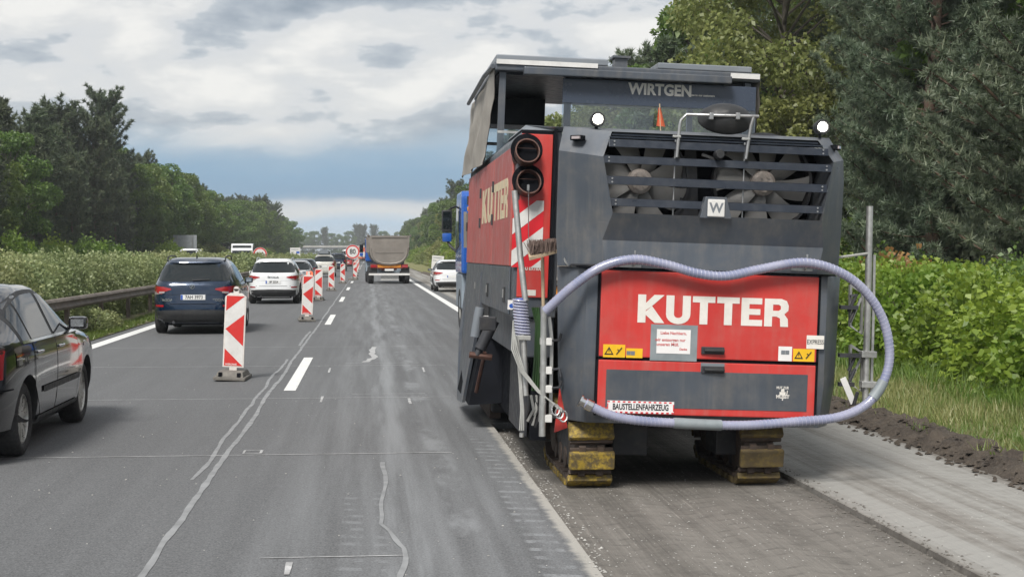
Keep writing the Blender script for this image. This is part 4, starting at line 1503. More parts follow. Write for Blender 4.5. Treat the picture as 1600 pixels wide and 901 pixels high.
kd = hatch('sport_utility_car', 'dark blue sport utility car with roof rails and red lamps at the guardrail', 'car_blue', (-3.73, 32.0, 0), 4.7, 1.66, 1.88, '7AH 3973', rz=R(0.4))
# winged round emblem, lettering, aerial
yb = kd.rear(0, 1.03) - .012
m_ = MB()
M_ = Matrix.Translation((-.02, yb, 1.035)) @ Euler((R(90), 0, 0)).to_matrix().to_4x4()
m_.lathe([(.043, 0), (.043, .008), (.052, .008), (.052, 0), (.043, 0)], 24, M_)
m_.raw([(-.03, -.028, .006), (-.012, -.03, .006), (.0, .0, .006), (.034, .012, .006), (.006, .026, .006), (-.02, .03, .006), (-.006, .006, .006)], [(0, 1, 2, 6), (2, 3, 4, 6), (4, 5, 6)], M_)
m_.build('emblem', 'chrome', kd.e, smooth=0)
text('lettering', 'ŠKODA', .075, 'chrome', kd.e, Matrix.Translation((-.56, kd.rear(-.5, .77) - .012, .745)) @ FACE_BACK, .002, .002)
text('lettering', 'KODIAQ', .075, 'chrome', kd.e, Matrix.Translation((.56, kd.rear(.5, .77) - .012, .745)) @ FACE_BACK, .002, .002)
m_ = MB()
m_.loft([[(-.012, .80, 1.64), (.012, .80, 1.64), (.012, 1.0, 1.65), (-.012, 1.0, 1.65)], [(-.004, .77, 1.715), (.004, .77, 1.715), (.004, .80, 1.72), (-.004, .80, 1.72)]])
m_.build('roof_aerial', 'trim_black', kd.e, smooth=0)

ws = hatch('estate_car', 'white estate car with dark bumper following the blue car', 'car_white', (-3.27, 51.5, 0), 4.65, 1.58, 1.84, '8P 2024', rz=R(0.3))
text('lettering', 'ŠKODA', .09, 'chrome', ws.e, Matrix.Translation((0, ws.rear(0, .9) - .012, .93)) @ FACE_BACK, .002, .002, 1.3)
hatch('hatchback_car', 'silver hatchback with its brake lamps lit ahead of the white estate', 'car_silver', (-3.38, 68.5, 0), 4.2, 1.46, 1.72, '', lights='block', brake=True, rails=False, lower='car_silver', wr=.31, detail=1)
hatch('small_car', 'dark teal small car ahead of the silver hatchback', 'car_teal', (-3.75, 86, 0), 4.0, 1.48, 1.72, '', lights='block', brake=False, rails=False, wr=.31, detail=1)
bc = hatch('minivan', 'beige minivan carrying a grey roof box', 'car_beige', (-3.35, 113, 0), 4.5, 1.70, 1.82, '', lights='tall', rails=False, lower='car_beige', detail=1)
m_ = MB()
m_.loft([[(x * s_, y, z) for x, z in ((-.42, 1.78), (-.40, 1.98), (-.25, 2.10), (.25, 2.10), (.40, 1.98), (.42, 1.78))] for y, s_ in ((.75, .8), (.95, 1), (2.2, 1), (2.7, .75))])
m_.bx(-.5, .5, 1.0, 1.05, 1.68, 1.79)
m_.bx(-.5, .5, 2.0, 2.05, 1.68, 1.79)
rb = m_.build('roof_box', 'slate_light', None, smooth=40)
rb.location = bc.e.location
tag(rb, 'grey roof box strapped on top of the beige minivan', 'roof box')
hatch('passenger_van', 'dark blue van in the queue beyond the beige minivan', 'car_blue', (-3.1, 152, 0), 4.6, 1.86, 1.9, '', lights='tall', rails=False, detail=1, tail=.2, cat='van')
hatch('estate_car', 'small red car far up the queue past the dark blue van', 'car_red', (-2.6, 186, 0), 4.4, 1.5, 1.8, '', lights='block', rails=False, detail=1)
hatch('delivery_van', 'tall white van far up the queue under the bridge', 'car_white', (-3.2, 225, 0), 5.6, 2.45, 2.0, '', lights='tall', rails=False, detail=1, tail=.12, cat='van')
hatch('estate_car', 'white car parked on the shoulder beyond the blue truck cab', 'car_white', (3.90, 68, -.022), 4.6, 1.50, 1.82, '', rails=False, detail=1, wr=.32)
# opposite carriageway: seen above the hedge
hatch('delivery_van', 'white panel van passing the back of the big sign beyond the hedge', 'car_white', (-12.4, 104, .01), 5.2, 2.12, 1.9, '', lights='tall', rails=False, detail=1, tail=.15, cat='van')
hatch('estate_car', 'red car with pale roof on the opposite carriageway beyond the hedge', 'car_red', (-11.7, 76, .01), 4.5, 1.70, 1.8, '', lights='block', rails=True, detail=1)


# ------------------------------------------------------------ trucks
def truck_wheels(e, ys, xo, r=.50, wdt=.32, both=True):
    for y in ys:
        for sd_ in (-1, 1):
            wheel(e, sd_ * xo, y, r, wdt, sd_, detail=False, rim='cable_grey', rimr=.56)


def cab(e, y0, y1, hw, z0, z1, mat, mat_low, mirrors=True):
    prof = [(y0, z0 + .55), (y0, z1 - .12), (y0 + .15, z1), (y1 - .55, z1), (y1 - .12, z1 - .75), (y1 - .02, z0 + .95), (y1, z0 + .55)]
    m_ = MB()
    m_.prism([(-hw, y, z) for y, z in prof], [(hw, y, z) for y, z in prof])
    c_ = m_.build('cab', mat, e, smooth=0, bevel=.06)
    m_ = MB()
    m_.bx(-hw + .02, hw - .02, y0 + .3, y1 + .06, z0 - .25, z0 + .547)
    m_.build('bumper', mat_low, e, smooth=0, bevel=.05)
    m_ = MB()
    m_.raw([(-hw + .14, y1 - .10 + .02, z1 - .85), (hw - .14, y1 - .10 + .02, z1 - .85), (hw - .16, y1 - .42, z1 - .2), (-hw + .16, y1 - .42, z1 - .2)], [(0, 1, 2, 3)])
    m_.raw([(-hw + .14, y1 + .01, z0 + 1.0), (hw - .14, y1 + .01, z0 + 1.0), (hw - .14, y1 - .08, z1 - .85), (-hw + .14, y1 - .08, z1 - .85)], [(0, 1, 2, 3)])
    m_.build('windscreen', 'car_glass', c_, smooth=0)
    for sd_ in (-1, 1):
        m_ = MB()
        x = sd_ * (hw + .004)
        m_.raw([(x, y0 + .75, z0 + 1.15), (x, y1 - .30, z0 + 1.05), (x, y1 - .55, z1 - .3), (x, y0 + .8, z1 - .3)], [(0, 1, 2, 3)])
        d_ = m_.build('side_window', 'car_glass', c_, smooth=0)
        m_ = MB()
        m_.raw([(x, y0 + .62, z0 + .45), (x, y0 + .64, z0 + .45), (x, y0 + .68, z1 - .25), (x, y0 + .66, z1 - .25)], [(0, 1, 2, 3)])
        m_.build('door_seam', 'black_void', c_, smooth=0)
        if mirrors:
            xm = sd_ * (hw + .20)
            ym = y1 - .02
            m_ = MB()
            m_.box((xm, ym, z1 - .62), (.24, .14, .52))
            mo = m_.build('mirror', 'trim_black', e, smooth=40, bevel=.03)
            m_ = MB(); m_.box((xm, ym - .072, z1 - .60), (.19, .006, .40)); m_.build('mirror_glass', 'car_glass', mo, smooth=0)
            m_ = MB(); m_.box((xm, ym + .01, z1 - 1.0), (.22, .15, .21)); m_.build('mirror_cover', mat, mo, smooth=40, bevel=.04)
            m_ = MB(); m_.tube([(sd_ * (hw - .02), y1 - .35, z1 - .28), (sd_ * (hw + .1), ym, z1 - .32), (xm, ym, z1 - .40)], .025, 6)
            m_.tube([(sd_ * (hw - .02), y1 - .35, z1 - 1.35), (sd_ * (hw + .12), ym, z1 - 1.2), (xm, ym, z1 - 1.06)], .03, 6)
            m_.build('mirror_arm', 'trim_black', mo, smooth=60)
    return c_


def trough(e, y0, y1, hw, z0, z1, mat, lip=.09):
    """half-pipe tipper body, open above, with thickness"""
    def arc(h, z_b, inset):
        pts_ = [(-h, z1)]
        for k in range(13):
            a = math.pi + math.pi * k / 12
            pts_.append((math.copysign(abs(math.cos(a)) ** .78, math.cos(a)) * (h - .02), z_b + (z1 - z_b) * .62 * (1 - abs(math.sin(a)) ** .8)))
        pts_.append((h, z1))
        return pts_
    out, inn = arc(hw, z0, 0), arc(hw - .05, z0 + .05, 0)
    ring = out + inn[::-1]
    m_ = MB()
    m_.loft([[(x, y, z) for x, z in ring] for y in (y0, y1)])
    b_ = m_.build('tipper_body', mat, e, smooth=40)
    m_ = MB()
    gate = [(-hw - .03, z1 + .06)] + [(x * 1.01, z) for x, z in arc(hw, z0 - .02, 0)[1:-1]] + [(hw + .03, z1 + .06)]
    m_.prism([(x, y0 - .10, z) for x, z in gate], [(x, y0 - .003, z) for x, z in gate])
    g_ = m_.build('tailgate', mat, e, smooth=30)
    g2 = [(x * .86, z1 - .12 - (z1 - z0 - .25) * (1 - (z - z0) / (z1 - z0))) for x, z in gate[1:-1]]
    m_ = MB()
    m_.bx(-hw * .9, hw * .9, y0 - .15, y0 - .103, z1 - .06, z1 + .05)
    rr = [(x * .93, z0 + .08 + (z - z0) * .90) for x, z in gate[1:-1]]
    for a_, b2 in zip(rr[:-1], rr[1:]):
        m_.tube([(a_[0], y0 - .10, a_[1]), (b2[0], y0 - .10, b2[1])], .05, 5)
    m_.bx(-hw * .72, hw * .72, y0 - .125, y0 - .103, z0 + .42 * (z1 - z0), z0 + .46 * (z1 - z0))
    m_.build('tailgate_frame', mat, g_, smooth=30)
    for sd_ in (-1, 1):
        m_ = MB()
        m_.tube([(sd_ * (hw + .02), y0 - .09, z1), (sd_ * (hw + .10), y0 - .16, z1 + .08)], .05, 6)
        m_.build('hinge', mat, g_, smooth=40)
        for q in range(4):
            m_ = MB()
            yy = y0 + .6 + q * (y1 - y0 - 1) / 3
            m_.box((sd_ * (hw + .02), yy, (z0 + z1) / 2 + .35), (.06, .12, (z1 - z0) * .55))
            m_.build('side_rib', mat, b_, smooth=0)
    return b_


def tipper(loc, label, name, hw, rear=True, z1=2.75, z0=1.30, mat='trough_grey', bl=5.2, cab_dy=2.3, cz=3.0, cabmat='cab_blue', lowmat='cab_pale', cx=None):
    e = empty(name, loc)
    trough(e, 0, bl, hw - .06, z0, z1, mat)
    m_ = MB(); m_.bx(-.45, .45, .15, bl + cab_dy, .80, 1.06); m_.build('chassis', 'chassis_red', e, smooth=0)
    m_ = MB(); m_.bx(-hw + .12, hw - .12, .02, .12, .90, 1.16); m_.build('rear_crossmember', 'chassis_red', e, smooth=0, bevel=.01)
    m_ = MB(); m_.bx(-.68, .68, -.01, .017, .95, 1.14); m_.build('marker_board', 'orange_plate', e, smooth=0)
    m_ = MB(); m_.bx(-.26, .26, .0, .02, .76, .88); m_.build('licence_plate', 'plate_white', e, smooth=0)
    m_ = MB(); m_.bx(-hw + .02, hw - .02, -.08, .02, .50, .62); m_.build('bumper_bar', 'board_white', e, smooth=0, bevel=.01)
    m_ = MB(); m_.bx(-.5, .55, .12, .14, .22, .48); m_.build('spray_guard', 'board_white', e, smooth=0)
    for sd_ in (-1, 1):
        m_ = MB(); m_.box((sd_ * (hw - .30), .0, 1.03), (.34, .06, .14)); m_.build('tail_light', 'lens_red', e, smooth=0, bevel=.01)
        m_ = MB(); m_.box((sd_ * (hw - .28), .16, .78), (.50, .02, .45)); m_.build('mud_flap', 'trim_black', e, smooth=0)
    truck_wheels(e, (.75, 2.1, bl + cab_dy - 1.3), hw - .17)
    cab(e, bl + .25, bl + cab_dy, hw, .75, cz, cabmat, lowmat)
    m_ = MB(); m_.box((-hw + .15, bl - .3, z1 + .10), (.12, .12, .10)); m_.build('beacon_light', 'lens_amber', e, smooth=30, bevel=.02)
    tag(e, label, 'truck')
    return e


tipper((1.24, 86.5, 0), 'blue tipper truck with empty grey half-pipe body driving ahead on the right lane', 'tipper_truck', 1.22, z1=2.76, z0=1.12, cz=2.72).rotation_euler.z = R(1.8)
tk = tipper((3.28, 26.4, 0), 'blue and grey tipper truck waiting in front of the milling machine', 'tipper_truck', 1.24, z1=2.6, z0=1.2, bl=5.6, cab_dy=2.5, cz=3.12)
for yq in (5.2, 2.4):
    pass
# oncoming white lorry
e = empty('lorry', (-14.3, 172, .01), (0, 0, math.pi))
cab(e, 0, 2.2, 1.22, .75, 2.95, 'car_white', 'car_white', True)
m_ = MB(); m_.bx(-1.24, 1.24, -9, -.15, 1.0, 2.4); m_.build('trailer', 'board_white', e, smooth=0, bevel=.03)
m_ = MB(); m_.bx(-.45, .45, -8.8, 1.6, .7, .997); m_.build('chassis', 'dark_steel', e, smooth=0)
truck_wheels(e, (1.0, -2.2, -7.5), 1.05)
tag(e, 'white lorry coming the other way beyond the median hedge', 'lorry')
e = empty('lorry', (-.55, 262, 0))
m_ = MB(); m_.bx(-1.2, 1.2, 0, 7, 1.0, 3.0); m_.build('load_box', 'orange_flag', e, smooth=0, bevel=.03)
m_ = MB(); m_.bx(-1.1, 1.1, -.05, -.003, 1.3, 2.2); m_.build('warning_board', 'board_white', e, smooth=0)
m_ = MB(); m_.bx(-.5, .5, 0.1, 8.2, .7, .997); m_.build('chassis', 'dark_steel', e, smooth=0)
cab(e, 7.2, 9.0, 1.2, .75, 2.9, 'car_white', 'car_white')
truck_wheels(e, (1.2, 2.5, 8.0), 1.03)
tag(e, 'orange road works lorry far ahead beyond the speed limit sign', 'lorry')


# ------------------------------------------------------------ road works beacons and signs
def beacon_proto():
    e = empty('striped_beacon', (0, 0, 0))
    W_, H_ = .29, 1.02
    z0 = .155
    m_ = MB()
    out = [(-W_ / 2, z0), (W_ / 2, z0), (W_ / 2, z0 + H_ - .05), (W_ / 2 - .06, z0 + H_), (-W_ / 2 + .06, z0 + H_), (-W_ / 2, z0 + H_ - .05)]
    m_.prism([(x, -.022, z) for x, z in out], [(x, .022, z) for x, z in out])
    b_ = m_.build('board', 'board_frame', e, smooth=0, bevel=.006)
    m_ = MB()
    m_.bx(-W_ / 2 + .018, W_ / 2 - .018, -.0245, -.0232, z0 + .02, z0 + H_ - .035)
    m_.build('reflective_sheet', 'board_white', b_, smooth=0)
    x0, x1 = -W_ / 2 + .020, W_ / 2 - .020
    zt, zb = z0 + H_ - .037, z0 + .022
    h = zt - zb
    for poly in ([(x0, zt), (x1, zt), (x0, zt - .215 * h)], [(x0, zt - .475 * h), (x1, zt - .262 * h), (x1, zt - .715 * h)], [(x0, zt - .755 * h), (x1, zb), (x0, zb)]):
        m_ = MB()
        m_.prism([(x, -.0262, z) for x, z in poly], [(x, -.0248, z) for x, z in poly])
        m_.build('red_stripe', 'board_red', b_, smooth=0)
    m_ = MB()
    m_.bx(-.035, .035, -.018, .018, z0 + H_ - .004, z0 + H_ + .06)
    m_.lathe([(0.0005, .018), (.035, .018), (.035, -.018), (0.0005, -.018)], 16, Matrix.Translation((0, 0, z0 + H_ + .06)) @ Euler((R(90), 0, 0)).to_matrix().to_4x4())
    m_.build('carry_handle', 'board_frame', e, smooth=40)
    m_ = MB()
    m_.bx(-.05, .05, -.02, .02, .10, z0 + .002)
    m_.build('foot_socket', 'board_frame', e, smooth=0)
    m_ = MB()
    m_.bx(-.215, .215, -.38, .38, 0, .045)
    m_.prism([(-.19, -.36, .045), (.19, -.36, .045), (.19, .36, .045), (-.19, .36, .045)], [(-.165, -.28, .115), (.165, -.28, .115), (.165, .28, .115), (-.165, .28, .115)])
    f_ = m_.build('rubber_base', 'foot_rubber', e, smooth=0, bevel=.012)
    for sx in (-1, 1):
        m_ = MB()
        m_.bx(sx * .125 - .022, sx * .125 + .022, -.365, -.29, .055, .105)
        m_.build('grip_hole', 'black_void', f_, smooth=0)
    text('lettering', 'WEROWE', .035, 'board_white', b_, Matrix.Translation((-.03, -.0268, zb + .018)) @ FACE_BACK, .001, .0004)
    return e


bp = beacon_proto()
spots = [(-1.86, 20.55, 2.6, 'large red and white striped beacon beside the black saloon'), (-1.58, 38.3, 2.8, 'second red and white striped beacon, beside the blue car'),
         (-1.85, 55.5, 1.0, 'third red and white striped beacon, beside the white estate'), (-1.74, 70.5, 0.5, 'fourth red and white striped beacon, beside the silver hatchback'),
         (-1.50, 88.0, 0.5, 'fifth red and white striped beacon, short of the speed limit sign'), (-.92, 103, 1.5, 'red and white striped beacon just behind the speed limit sign'),
         (-1.0, 118, -1.0, 'striped beacon two behind the speed limit sign'), (-1.05, 136, 1.0, 'striped beacon three behind the speed limit sign'),
         (-1.1, 158, 0, 'striped beacon four behind the speed limit sign'), (-1.2, 182, 0, 'striped beacon farthest up the line beyond the speed limit sign')]
for i, (x, y, tilt, lab) in enumerate(spots):
    b_ = bp if i == 0 else copy_tree(bp)
    b_.location = (x, y, 0)
    b_.rotation_euler = (0, R(tilt), R((-3, 5, -4, 6, 8, 10, -6, 5, 3, 2)[i]))
    b_.location.z = abs(math.sin(R(tilt))) * .215 + .004
    tag(b_, lab, 'traffic beacon', 'striped beacons along the lane line')


def round_sign(name, loc, txt, label, dia, zc, rz=0, pole=True, base=True):
    e = empty(name, loc, (0, 0, rz))
    M0 = Matrix.Translation((0, 0, zc)) @ Euler((R(90), 0, 0)).to_matrix().to_4x4()
    r = dia / 2
    m_ = MB(); m_.lathe([(0.0005, -.02), (r, -.02), (r, .0), (0.0005, .0)], 40, M0)
    d_ = m_.build('sign_disc', 'board_red', e, smooth=30)
    m_ = MB(); m_.lathe([(0.0005, .002), (r * .77, .002), (r * .77, .0035), (0.0005, .0035)], 40, M0)
    m_.build('white_face', 'board_white', d_, smooth=30)
    m_ = MB(); m_.lathe([(r * .965, .002), (r, .002), (r, .004), (r * .965, .004)], 40, M0)
    m_.build('white_rim', 'board_white', d_, smooth=30)
    text('numerals', txt, dia * (.50 if len(txt) < 3 else .40), 'black_print', d_, Matrix.Translation((0, -.005, zc)) @ FACE_BACK, dia * .011, .0008, .86)
    m_ = MB(); m_.tube([(0, .045, .02), (0, .045, zc + r * .8)], .025, 8)
    m_.build('pole', 'steel_tube', e, smooth=50)
    if base:
        m_ = MB(); m_.bx(-.3, .3, -.35, .45, 0, .12); m_.build('rubber_base', 'foot_rubber', e, smooth=0, bevel=.015)
    tag(e, label, 'road sign')
    return e


round_sign('speed_sign', (-1.02, 99.5, 0), '80', 'round red-rimmed sign reading 80 standing among the striped beacons', .95, 1.90)
round_sign('speed_sign', (-7.28, 101, .05), '100', 'round red-rimmed sign reading 100 half hidden behind the white estate', .95, 1.68, base=False)


def info_sign(loc, w_, h, z0, rz, tilt, label):
    e = empty('information_board', loc, (0, R(tilt), rz))
    m_ = MB(); m_.bx(-w_ / 2, w_ / 2, -.015, .015, z0, z0 + h); b_ = m_.build('panel', 'board_white', e, smooth=0, bevel=.005)
    m_ = MB(); m_.bx(w_ * .1, w_ * .42, -.019, -.0165, z0 + h * .52, z0 + h * .70); m_.build('blue_field', 'plate_blue', b_, smooth=0)
    M0 = Matrix.Translation((w_ * .02, -.0165, z0 + h * .2)) @ Euler((R(90), 0, 0)).to_matrix().to_4x4()
    m_ = MB(); m_.lathe([(h * .07, 0), (h * .07, .002), (h * .12, .002), (h * .12, 0)], 24, M0); m_.build('red_ring', 'board_red', b_, smooth=0)
    m_ = MB(); m_.bx(-.05, .05, -.019, -.0165, z0 + h * .18, z0 + h * .22); m_.build('arrow', 'black_print', b_, smooth=0)
    for k, ww in ((.82, .7), (.60, .3)):
        m_ = MB(); m_.bx(-w_ * .4, -w_ * .4 + w_ * ww, -.018, -.0163, z0 + h * k, z0 + h * (k + .05)); m_.build('text_line', 'slate_light', b_, smooth=0)
    for sx in (-1, 1):
        m_ = MB(); m_.tube([(sx * w_ * .3, .03, -.05), (sx * w_ * .3, .03, z0 + h * .9)], .03, 6); m_.build('leg', 'steel_tube', e, smooth=50)
    tag(e, label, 'road sign')


info_sign((-7.5, 154, .05), 1.05, 1.25, 1.12, 0, 0, 'white information board with blue field standing in the median hedge')
info_sign((5.75, 124, .05), 1.0, 1.12, .45, R(-4), 5, 'tilted white information board on the verge beyond the white parked car')
e = empty('large_sign', (-20.8, 171, 0))
for k in range(6):
    m_ = MB(); m_.bx(-1.33, 1.33, 0, .04, 1.3 + k * .44, 1.3 + k * .44 + .432); m_.build('panel', 'sign_back', e, smooth=0, bevel=.01)
for sx in (-1, 1):
    m_ = MB(); m_.bx(sx * .85 - .05, sx * .85 + .05, -.12, -.003, -.1, 3.9); m_.build('post', 'steel_tube', e, smooth=0)
tag(e, 'grey ribbed back of a large road sign beyond the white panel van', 'road sign')

# ------------------------------------------------------------ cold milling machine
MX, MY, MZ = 2.49, 10.80, -0.06
ROLL = R(2.0)
mm = empty('milling_machine', (MX, MY, MZ), (0, ROLL, 0))
MMAT = Matrix.Translation((MX, MY, MZ)) @ Euler((0, ROLL, 0)).to_matrix().to_4x4()
MINV = MMAT.inverted()
tag(mm, 'large red and slate grey road milling machine on yellow-padded crawler tracks', 'milling machine')


def L(u, v, Y):
    """machine-frame position of a point of the machine seen at (u, v), Y metres ahead"""
    return MINV @ at(u, v, Y)


# --- engine bay: lower rear body, bevelled in plan
def plan(x0, x1, yr, ch, yf, z):
    return [(x0 + ch, yr, z), (x1 - ch, yr, z), (x1, yr + ch * 1.5, z), (x1 - .02, yf, z), (x0 + .15, yf, z), (x0, yr + ch * 1.5, z)]


m_ = MB()
m_.loft([plan(-1.02, 1.00, .02, .12, .98, .50), plan(-1.09, 1.06, .0, .16, .98, .80), plan(-1.12, 1.09, .0, .19, .98, 1.652)])
m_.build('rear_body', 'slate_paint', mm, smooth=20, bevel=.012)

# upper door, lower door
XL, XR = -.825, .825
def door(name, z0, z1, mat, proud=.028):
    q = MB()
    q.bx(XL, XR, -proud, -.002, z0, z1)
    return q.build(name, mat, mm, smooth=0, bevel=.008)


ud = door('upper_door', 1.000, 1.640, 'red_paint')
ld = door('lower_door', .575, .975, 'red_paint')
m_ = MB(); m_.bx(-.765, .765, -.0315, -.0285, .628, .905); m_.build('grey_field', 'slate_paint', ld, smooth=0)
m_ = MB(); m_.bx(XL - .022, XR + .022, -.012, -.0005, .978, .997); m_.bx(XL - .022, XL - .004, -.012, -.0005, .56, 1.65); m_.bx(XR + .004, XR + .022, -.012, -.0005, .56, 1.65)
m_.build('door_gap', 'black_void', mm, smooth=0)


# block letters drawn as outlines with real thickness
def arcpts(cx, cy, rx, ry, a0, a1, n=10):
    return [(cx + rx * math.cos(R(a0 + (a1 - a0) * k / n)), cy + ry * math.sin(R(a0 + (a1 - a0) * k / n))) for k in range(n + 1)]


def block_text(name, s, h, width, mat, parent, M, ext=.002):
    gl = {
        'K': (.86, [[(0, 0), (.26, 0), (.26, 1), (0, 1)], [(.26, .36), (.44, .56), (.82, 0), (.52, 0), (.26, .0)][:0] or [(.26, .28), (.56, 0), (.88, 0), (.46, .60), (.26, .40)], [(.26, .44), (.46, .60), (.86, 1), (.53, 1), (.26, .70)]]),
        'U': (.80, [[(0, 1), (0, .33)] + arcpts(.40, .33, .40, .35, 180, 360)[1:] + [(.80, 1), (.54, 1), (.54, .33)] + arcpts(.40, .33, .14, .13, 360, 180)[1:] + [(.26, 1)]]),
        'T': (.74, [[(.24, 0), (.50, 0), (.50, .78), (.74, .78), (.74, 1), (0, 1), (0, .78), (.24, .78)]]),
        'E': (.70, [[(0, 0), (.70, 0), (.70, .22), (.26, .22), (.26, .40), (.63, .40), (.63, .61), (.26, .61), (.26, .78), (.68, .78), (.68, 1), (0, 1)]]),
        'R': (.80, [[(0, 0), (.26, 0), (.26, .36), (.40, .36), (.52, .30), (.54, 0), (.80, 0), (.78, .28), (.66, .45), (.79, .58), (.80, .76), (.73, .93), (.56, 1), (.28, 1), (.28, .79), (.47, .79), (.54, .74), (.54, .62), (.47, .57), (.28, .57), (.28, 1), (0, 1)]]),
    }
    gap = .065
    tot = sum(gl[c][0] for c in s) + gap * (len(s) - 1)
    sx = width / tot
    x = -tot / 2
    m2 = MB()
    for c in s:
        wd, polys = gl[c]
        for poly in polys:
            a = [M @ Vector(((x + px) * sx, (py - .5) * h, 0)) for px, py in poly]
            b = [M @ Vector(((x + px) * sx, (py - .5) * h, ext)) for px, py in poly]
            m2.prism(a, b)
        x += wd + gap
    return m2.build(name, mat, parent, smooth=0)


c = L(1113.5, 485, MY)
block_text('lettering', 'KUTTER', .208, 1.145, 'white_print', ud, Matrix.Translation((c.x, -.0285, c.z)) @ FACE_BACK)


def decal(name, u0, v0, u1, v1, mat, parent, y=-.0305, t_=.0015):
    a, b = L(u0, v1, MY), L(u1, v0, MY)
    q = MB()
    q.bx(a.x, b.x, y, y + t_, a.z, b.z)
    return q.build(name, mat, parent, smooth=0)


def words(s, u, v, px, mat, parent, y=-.0325, bold=.0, xs=1.0):
    p = L(u, v, MY)
    return text('lettering', s, px / 213 * 1.38, mat, parent, Matrix.Translation((p.x, y, p.z)) @ FACE_BACK, bold, .0006, xs)


decal('notice_backing', 1014, 508, 1089, 562, 'grey_tape', ud)
nt = decal('notice_sheet', 1024, 515, 1078, 551, 'paper', ud, -.0330)
for s_, u_, v_, px in (('Liebe Nachbarn,', 1051, 520, 4.6), ('wir entsorgen nur', 1046, 530.5, 4.8), ('unseren Müll.', 1042, 537.5, 4.8), ('Danke', 1066, 545, 3.4)):
    words(s_, u_, v_, px, 'red_print', nt, -.0340, .0006)
for k, (u0, v0, u1, v1, mt) in enumerate(((941, 538, 976, 557, 'yellow_film'), (977, 544, 1003, 558, 'yellow_film'), (1214, 541, 1236, 563, 'paper'), (1237, 545, 1271, 563.5, 'yellow_film'), (1258, 524, 1286, 544, 'white_print'))):
    st = decal('sticker', u0, v0, u1, v1, mt, ud)
    ww, hh = u1 - u0, v1 - v0
    if k in (0, 3):
        p = L(u0 + ww * .27, (v0 + v1) / 2, MY)
        q = MB()
        s2 = hh / 213 * .36
        tri = [(-s2 * 1.1, -s2 * .85), (s2 * 1.1, -s2 * .85), (0, s2)]
        inn = [(x * .62, z * .62 - s2 * .05) for x, z in tri]
        for i in range(3):
            j = (i + 1) % 3
            q.raw([(p.x + tri[i][0], -.0325, p.z + tri[i][1]), (p.x + tri[j][0], -.0325, p.z + tri[j][1]), (p.x + inn[j][0], -.0325, p.z + inn[j][1]), (p.x + inn[i][0], -.0325, p.z + inn[i][1])], [(0, 1, 2, 3)])
        q.bx(p.x - s2 * .09, p.x + s2 * .09, -.0326, -.0320, p.z - s2 * .25, p.z + s2 * .4)
        a = L(u0 + ww * .72, (v0 + v1) / 2, MY)
        q.tube([(a.x - .02, -.0322, a.z - .025), (a.x, -.0322, a.z), (a.x + .02, -.0322, a.z + .025)], .0045, 4)
        q.tube([(a.x - .012, -.0322, a.z + .012), (a.x, -.0322, a.z)], .0045, 4)
        q.build('pictogram', 'black_print', st, smooth=0)
    elif k in (1, 2):
        p = L((u0 + u1) / 2 - (ww * .22 if k == 1 else 0), (v0 + v1) / 2 - (2 if k == 2 else 0), MY)
        q = MB()
        for sx in (-1, 1):
            q.bx(p.x + sx * .016 - .015, p.x + sx * .016 + .015, -.0325, -.0319, p.z - .014, p.z + .016)
        q.build('pictogram', 'slate_light', st, smooth=0)
    else:
        words('EXPRESS', (u0 + u1) / 2, (v0 + v1) / 2, 7.5, 'black_print', st, -.0325, 0, .72)
for (u, v, par) in ((1112, 547, ud), (1112, 577, ld)):
    p = L(u, v, MY)
    q = MB()
    q.box((p.x, -.036, p.z), (.175, .014, .055))
    h_ = q.build('handle_recess', 'dark_steel', par, smooth=0, bevel=.005)
    q = MB()
    q.tube([(p.x - .065, -.048, p.z), (p.x + .06, -.058, p.z), (p.x + .075, -.05, p.z)], [.014, .016, .02], 8)
    q.build('handle', 'trim_black', h_, smooth=50)
p = L(1112, 568, MY)
m_ = MB(); m_.bx(p.x - .09, p.x + .09, -.0335, -.0318, .905, .974); m_.build('handle_backing', 'slate_light', ld, smooth=0)

# plate: construction vehicle
a, b = L(947, 643.5, MY), L(1052, 627, MY)
m_ = MB(); m_.bx(a.x, b.x, -.0365, -.032, a.z, b.z); bp_ = m_.build('vehicle_plate', 'paper', ld, smooth=0, bevel=.002)
m_ = MB()
nn = 13
for k in range(nn):
    x0 = a.x + (b.x - a.x) * k / nn
    x1 = x0 + (b.x - a.x) / nn * .5
    m_.bx(x0, x1, -.0378, -.0368, b.z - .012, b.z - .002)
    m_.bx(x0 + (x1 - x0), x1 + (x1 - x0), -.0378, -.0368, a.z + .002, a.z + .012)
m_.bx(a.x + .001, a.x + .008, -.0379, -.0367, a.z + .02, b.z - .02)
m_.bx(b.x - .008, b.x - .001, -.0379, -.0367, a.z + .02, b.z - .02)
m_.build('red_border', 'red_film', bp_, smooth=0)
text('lettering', 'BAUSTELLENFAHRZEUG', .062, 'black_print', bp_, Matrix.Translation(((a.x + b.x) / 2, -.0375, (a.z + b.z) / 2)) @ FACE_BACK, .0018, .0006, .63, 1.0)
# small white sticker: arched words over a figure holding a hammer
p = L(1221, 613, MY)
words('MUT ZUR', 1221, 605, 4.2, 'white_print', ld, -.0325, .0006, .8)
words('MUSST', 1221, 619, 5.5, 'white_print', ld, -.0325, .0014, .95)
m_ = MB()
m_.lathe([(.0005, 0), (.014, 0), (.014, .001), (.0005, .001)], 12, Matrix.Translation((p.x, -.0325, p.z + .018)) @ FACE_BACK)
m_.bx(p.x - .024, p.x + .022, -.0335, -.0325, p.z - .016, p.z + .008)
m_.tube([(p.x + .03, -.033, p.z - .02), (p.x + .036, -.033, p.z + .02)], .004, 4)
m_.tube([(p.x, -.033, p.z - .04), (p.x, -.033, p.z - .056)], .005, 4)
m_.build('emblem_sticker', 'white_print', ld, smooth=0)

